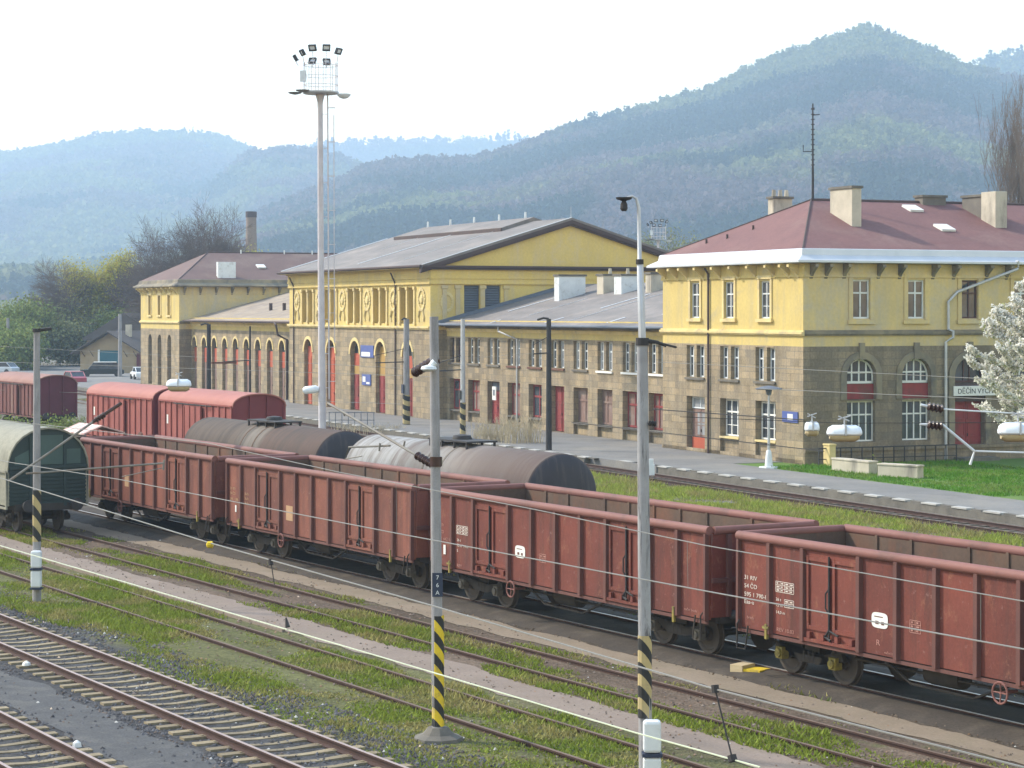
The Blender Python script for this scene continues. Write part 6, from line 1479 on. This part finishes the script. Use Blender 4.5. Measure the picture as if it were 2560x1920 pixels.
# ------------------------------------------------------------------ grass: blades and weeds in patches
MT['blade'] = attr_mat('grass_blade', .9, .25)
def grass_patch(name, frame, p0, p1, q0, q1, dens, hmin, hmax, thr, seed, z=0.0, base=(.20,.245,.038), dry=(.30,.265,.10), sc=.45):
    n = int((p1-p0)*(q1-q0)*dens); p = nrng.uniform(p0,p1,n); q = nrng.uniform(q0,q1,n)
    f = fbm(q*sc*.6, p*sc*1.2, seed, 4); edge = np.minimum(p-p0, p1-p); keep = (f+np.clip(edge-.5,-.5,0)*.35+nrng.uniform(-.05,.05,n)) > thr; p, q, f = p[keep], q[keep], f[keep]; n = len(p)
    X, Y = (q*ST+p*CT, -q*CT+p*ST) if frame == 'T' else (q*SB+p*CB, -q*CB+p*SB)
    h = nrng.uniform(hmin,hmax,n)*(.55+1.1*np.clip((f-thr)*4,0,1)); az = nrng.uniform(0,2*np.pi,n); w = nrng.uniform(.012,.03,n)+.12*h*.12; ln = nrng.uniform(.2,1.3,n)*h
    la = nrng.uniform(0,2*np.pi,n); cx, sx_ = np.cos(az)*w, np.sin(az)*w; zz_ = np.full(n, z)
    V = np.stack([np.stack([X-cx,Y-sx_,zz_],1),np.stack([X+cx,Y+sx_,zz_],1),np.stack([X+np.cos(la)*ln,Y+np.sin(la)*ln,z+h],1)],1).reshape(-1,3)
    d = fbm(q*.9+50, p*1.1, seed+5, 3); mixv = np.clip((d-.46)*4.5+nrng.uniform(-.25,.25,n),0,1)[:,None]
    c = np.array(base)[None]*(1-mixv)+np.array(dry)[None]*mixv; c = c*nrng.uniform(.65,1.3,n)[:,None]; col = np.repeat(c,3,axis=0)
    o = link_mesh(name, numpy_mesh(name, V, np.arange(n*3), 3, MT['blade'], col)); return tag(o, 'rough spring grass growing in patches', 'grass', kind='stuff')
grass_patch('grass','T',18.6,23.0,-78,-14,380,.03,.10,.43,1)
grass_patch('grass','T',24.25,26.4,-80,-14,340,.03,.10,.40,2)
grass_patch('grass','T',26.6,27.5,-80,-14,240,.03,.08,.47,12)
grass_patch('grass','T',17.6,20.5,-60,-14,120,.02,.07,.52,3)
grass_patch('grass','T',28.4,36,-75,-14,35,.03,.09,.55,4, base=(.10,.14,.03))
grass_patch('grass','B',36.5,47.0,-122,-62,150,.07,.2,.27,5, base=(.27,.32,.055))
grass_patch('grass','B',44.5,47.2,-200,-112,60,.06,.18,.44,6, base=(.20,.25,.05))
grass_patch('grass','T',36.5,41.6,-130,-84,40,.08,.22,.45,7, base=(.16,.2,.04))
grass_patch('grass','T',51,58,-210,-120,14,.1,.3,.46,8, base=(.14,.19,.045))
grass_patch('lawn_grass','B',54.8,66,-95,-76,110,.04,.11,.2,9, z=.33, base=(.10,.235,.02), dry=(.17,.25,.05))

# ------------------------------------------------------------------ wooded hills
MT['wood'] = attr_mat('wooded_slope', .95, .5)
MT['soil'] = M('leaf_litter_slope', (.10,.085,.06), (.07,.075,.045), .01, .98)
def hill(flabel, ridge, Yr, Yf, seed, ntrees, size, conif=.35, rough=16, power=1.15, lo=-700, hi=3300):
    """terrain rising from Yf to a ridge at Yr whose skyline was read off the photograph, covered with tree crowns"""
    xs = np.array([p[0] for p in ridge], float); ys = np.array([p[1] for p in ridge], float)
    nc, nr = 220, 44; cols = np.linspace(lo, hi, nc); rz = CZ+(HZ-np.interp(cols, xs, ys))*Yr/F - size*.85
    T = np.linspace(0, 1.12, nr); G = np.zeros((nr, nc, 3))
    for j, tt in enumerate(T):
        Y = Yf+(Yr-Yf)*tt
        prof = tt**power if tt <= 1 else max(0.0, 1-(tt-1)*2.5)
        X = (cols-1280)/F*Y
        bumpy = (fbm(X/390+seed, np.full(nc, Y/390), seed, 4)-.5)*rough*3*min(1, tt*3)*max(0, 1-abs(tt-.0)**6) if tt < 1 else 0
        gully = (fbm(X/210+seed*3, np.full(nc, Y/900), seed+9, 3)-.5)*rough*2.2*math.sin(math.pi*min(tt,1))
        G[j,:,0] = X; G[j,:,1] = Y; G[j,:,2] = rz*prof+bumpy+gully-2
    V = G.reshape(-1,3); idx = np.arange(nr*nc).reshape(nr,nc)
    Fq = np.stack([idx[:-1,:-1],idx[:-1,1:],idx[1:,1:],idx[1:,:-1]],-1).reshape(-1)
    o = link_mesh('hill', numpy_mesh('hill', V, Fq, 4, MT['soil'], smooth=True)); tag(o, kind='structure')
    # tree crowns
    rj = nrng.uniform(0.02,1.03,ntrees)*(1/1.12)*(nr-1); ci = nrng.uniform(0,nc-1.001,ntrees)
    j0 = np.minimum(rj.astype(int),nr-2); i0 = ci.astype(int); a = (rj-j0)[:,None]; b = (ci-i0)[:,None]
    P = (G[j0,i0]*(1-a)*(1-b)+G[j0,i0+1]*(1-a)*b+G[j0+1,i0]*a*(1-b)+G[j0+1,i0+1]*a*b)
    patch = fbm(P[:,0]/190, P[:,1]/280+P[:,2]/90, seed+31, 4); patch2 = fbm(P[:,0]/150+9, P[:,1]/240+P[:,2]/80, seed+77, 4)
    kind = np.where(patch2+nrng.uniform(-.07,.07,ntrees) > 1-conif-.12, 2, np.where(patch+nrng.uniform(-.08,.08,ntrees) > .50, 1, 0))   # 0 bare, 1 fresh green, 2 conifer
    wc = np.clip((patch2-(1-conif-.12)+.05)*9,0,1)[:,None]; wg = np.clip((patch-.47)*9,0,1)[:,None]; tone = np.array([[.135,.102,.102],[.175,.190,.080],[.040,.058,.045]])
    cols_ = (tone[0]*(1-wg)+tone[1]*wg)*(1-wc)+tone[2]*wc; cols_ = cols_*.75+tone[kind]*.25; cols_ = cols_*nrng.uniform(.82,1.2,ntrees)[:,None]
    s = size*nrng.uniform(.55,1.25,ntrees); K = 16
    # each crown: a loose clump of small leafy faces; conifers narrow towards the top
    u = nrng.normal(size=(ntrees,K,3)); u /= np.linalg.norm(u,axis=2)[:,:,None]; u *= nrng.uniform(.35,1.0,(ntrees,K,1))
    isc = (kind==2)[:,None]; wd = np.where(isc, .42*(1.05-np.clip((u[:,:,2]+1)/2,0,1)), .58)
    c = np.stack([u[:,:,0]*wd*s[:,None]*1.1, u[:,:,1]*wd*s[:,None]*1.1, (u[:,:,2]*np.where(isc,.95,.62)+.7)*s[:,None]], 2)+P[:,None,:]
    n = ntrees*K; c = c.reshape(n,3); e1 = nrng.normal(size=(n,3)); e1[:,2] += .0; e1 /= np.linalg.norm(e1,axis=1)[:,None]
    e2 = np.cross(e1, nrng.normal(size=(n,3))); e2 /= np.linalg.norm(e2,axis=1)[:,None]
    w = (np.repeat(s,K)*nrng.uniform(.18,.36,n))[:,None]
    V4 = np.stack([c-e1*w, c+e2*w*.8, c+e1*w, c-e2*w*.8], 1).reshape(-1,3)
    vc = np.repeat(np.repeat(cols_,K,axis=0)*nrng.uniform(.86,1.16,(n,1)), 4, axis=0)
    f = link_mesh('forest', numpy_mesh('forest', V4, np.arange(n*4), 4, MT['wood'], vc)); tag(f, flabel, 'forest', kind='stuff')
hill('mixed spring woodland on the big pointed hill', [(-700,760),(300,640),(560,585),(642,521),(740,480),(839,446),(903,405),(984,388),(1100,382),(1186,382),(1280,356),(1425,301),(1511,278),(1627,249),(1714,220),(1783,203),(1859,162),(1945,122),(2061,87),(2148,55),(2183,50),(2264,87),(2350,122),(2408,150),(2480,165),(2560,185),(3300,300)], 2250, 900, 3, 60000, 6.6, .36, 16)
hill('woodland on the far hill shoulder at the right edge', [(-700,500),(1800,400),(2250,200),(2400,148),(2466,130),(2495,116),(2560,108),(2700,95),(3300,160)], 3000, 2400, 13, 9000, 9.5, .3, 18, lo=1500)
hill('hazy blue woodland on the broad left-hand hill', [(-700,470),(-300,420),(0,379),(87,365),(174,347),(260,330),(347,324),(434,325),(521,330),(579,347),(640,372),(720,420),(900,520),(3300,760)], 4200, 2100, 5, 30000, 12, .25, 26, lo=-900, hi=1300)
hill('hazy woodland on the low ridge behind the floodlight tower', [(-700,760),(500,480),(600,385),(631,365),(694,360),(799,362),(860,385),(1000,440),(1200,520),(3300,760)], 3150, 2200, 8, 13000, 10, .25, 20, lo=200, hi=1500)
hill('palest woodland on the farthest ridge', [(-700,480),(600,400),(760,352),(822,346),(984,340),(1157,337),(1280,330),(1340,340),(1500,400),(3300,600)], 4900, 4100, 17, 8000, 13, .25, 20, lo=500, hi=1700)

# ------------------------------------------------------------------ loose ballast stones between and beside the near tracks
def stones(label, p0, p1, q0, q1, dens, smin, smax, seed, base=(.075,.075,.08), gap=None, sparse=None):
    n = int((p1-p0)*(q1-q0)*dens); p = nrng.uniform(p0,p1,n); q = nrng.uniform(q0,q1,n)
    f = fbm(q*.5,p*.9,seed,3); keep = f+nrng.uniform(-.2,.2,n) > .42
    if gap: keep &= ~((p>gap[0]+nrng.uniform(-.15,.15,n))&(p<gap[1]+nrng.uniform(-.15,.15,n))&(nrng.random(n)<.93))
    if sparse:
        for tp in sparse: keep &= ~((np.abs(p-tp) < 1.32) & (nrng.random(n) < .72))
    p, q = p[keep], q[keep]; n = len(p)
    c = np.stack([q*ST+p*CT, -q*CT+p*ST, np.full(n,.008)],1); s = nrng.uniform(smin,smax,n)[:,None]
    d = np.array([[1,0,0],[0,1,0],[-1,0,0],[0,-1,0],[0,0,.9]],float); V = c[:,None,:]+d[None]*s[:,None,:]*nrng.uniform(.6,1.25,(n,5,1))
    ang = nrng.uniform(0,6.28,n); ca, sa = np.cos(ang)[:,None], np.sin(ang)[:,None]; L = V-c[:,None,:]; V = np.stack([L[:,:,0]*ca-L[:,:,1]*sa, L[:,:,0]*sa+L[:,:,1]*ca, L[:,:,2]],2)+c[:,None,:]
    t = np.array([[0,1,4],[1,2,4],[2,3,4],[3,0,4]]); T = (t[None]+(np.arange(n)*5)[:,None,None]).reshape(-1)
    col = np.array(base)[None]*nrng.uniform(.5,1.7,n)[:,None]; w = nrng.random(n) < .02; col[w] = (.42,.41,.38); br = nrng.random(n) < .2; col[br] *= np.array([[1.25,1.0,.8]])
    o = link_mesh('ballast', numpy_mesh('ballast', V.reshape(-1,3), T, 3, MT['stone_chip'], np.repeat(col,5,axis=0))); return tag(o, label, 'ballast', kind='stuff')
MT['stone_chip'] = attr_mat('ballast_stone', .95)
stones('dark loose ballast stones around the near tracks', 10.6, 19.6, -64, -20, 150, .022, .05, 3, gap=(14.0,15.3), sparse=(12.6,16.9))
stones('brown loose stones along the cess before the open wagons', 28.4, 33.5, -80, -20, 45, .02, .045, 5, base=(.085,.068,.052))
stones('pale loose stones between footpath and disused track', 19.6, 28.0, -75, -18, 14, .02, .045, 6, base=(.13,.105,.085))
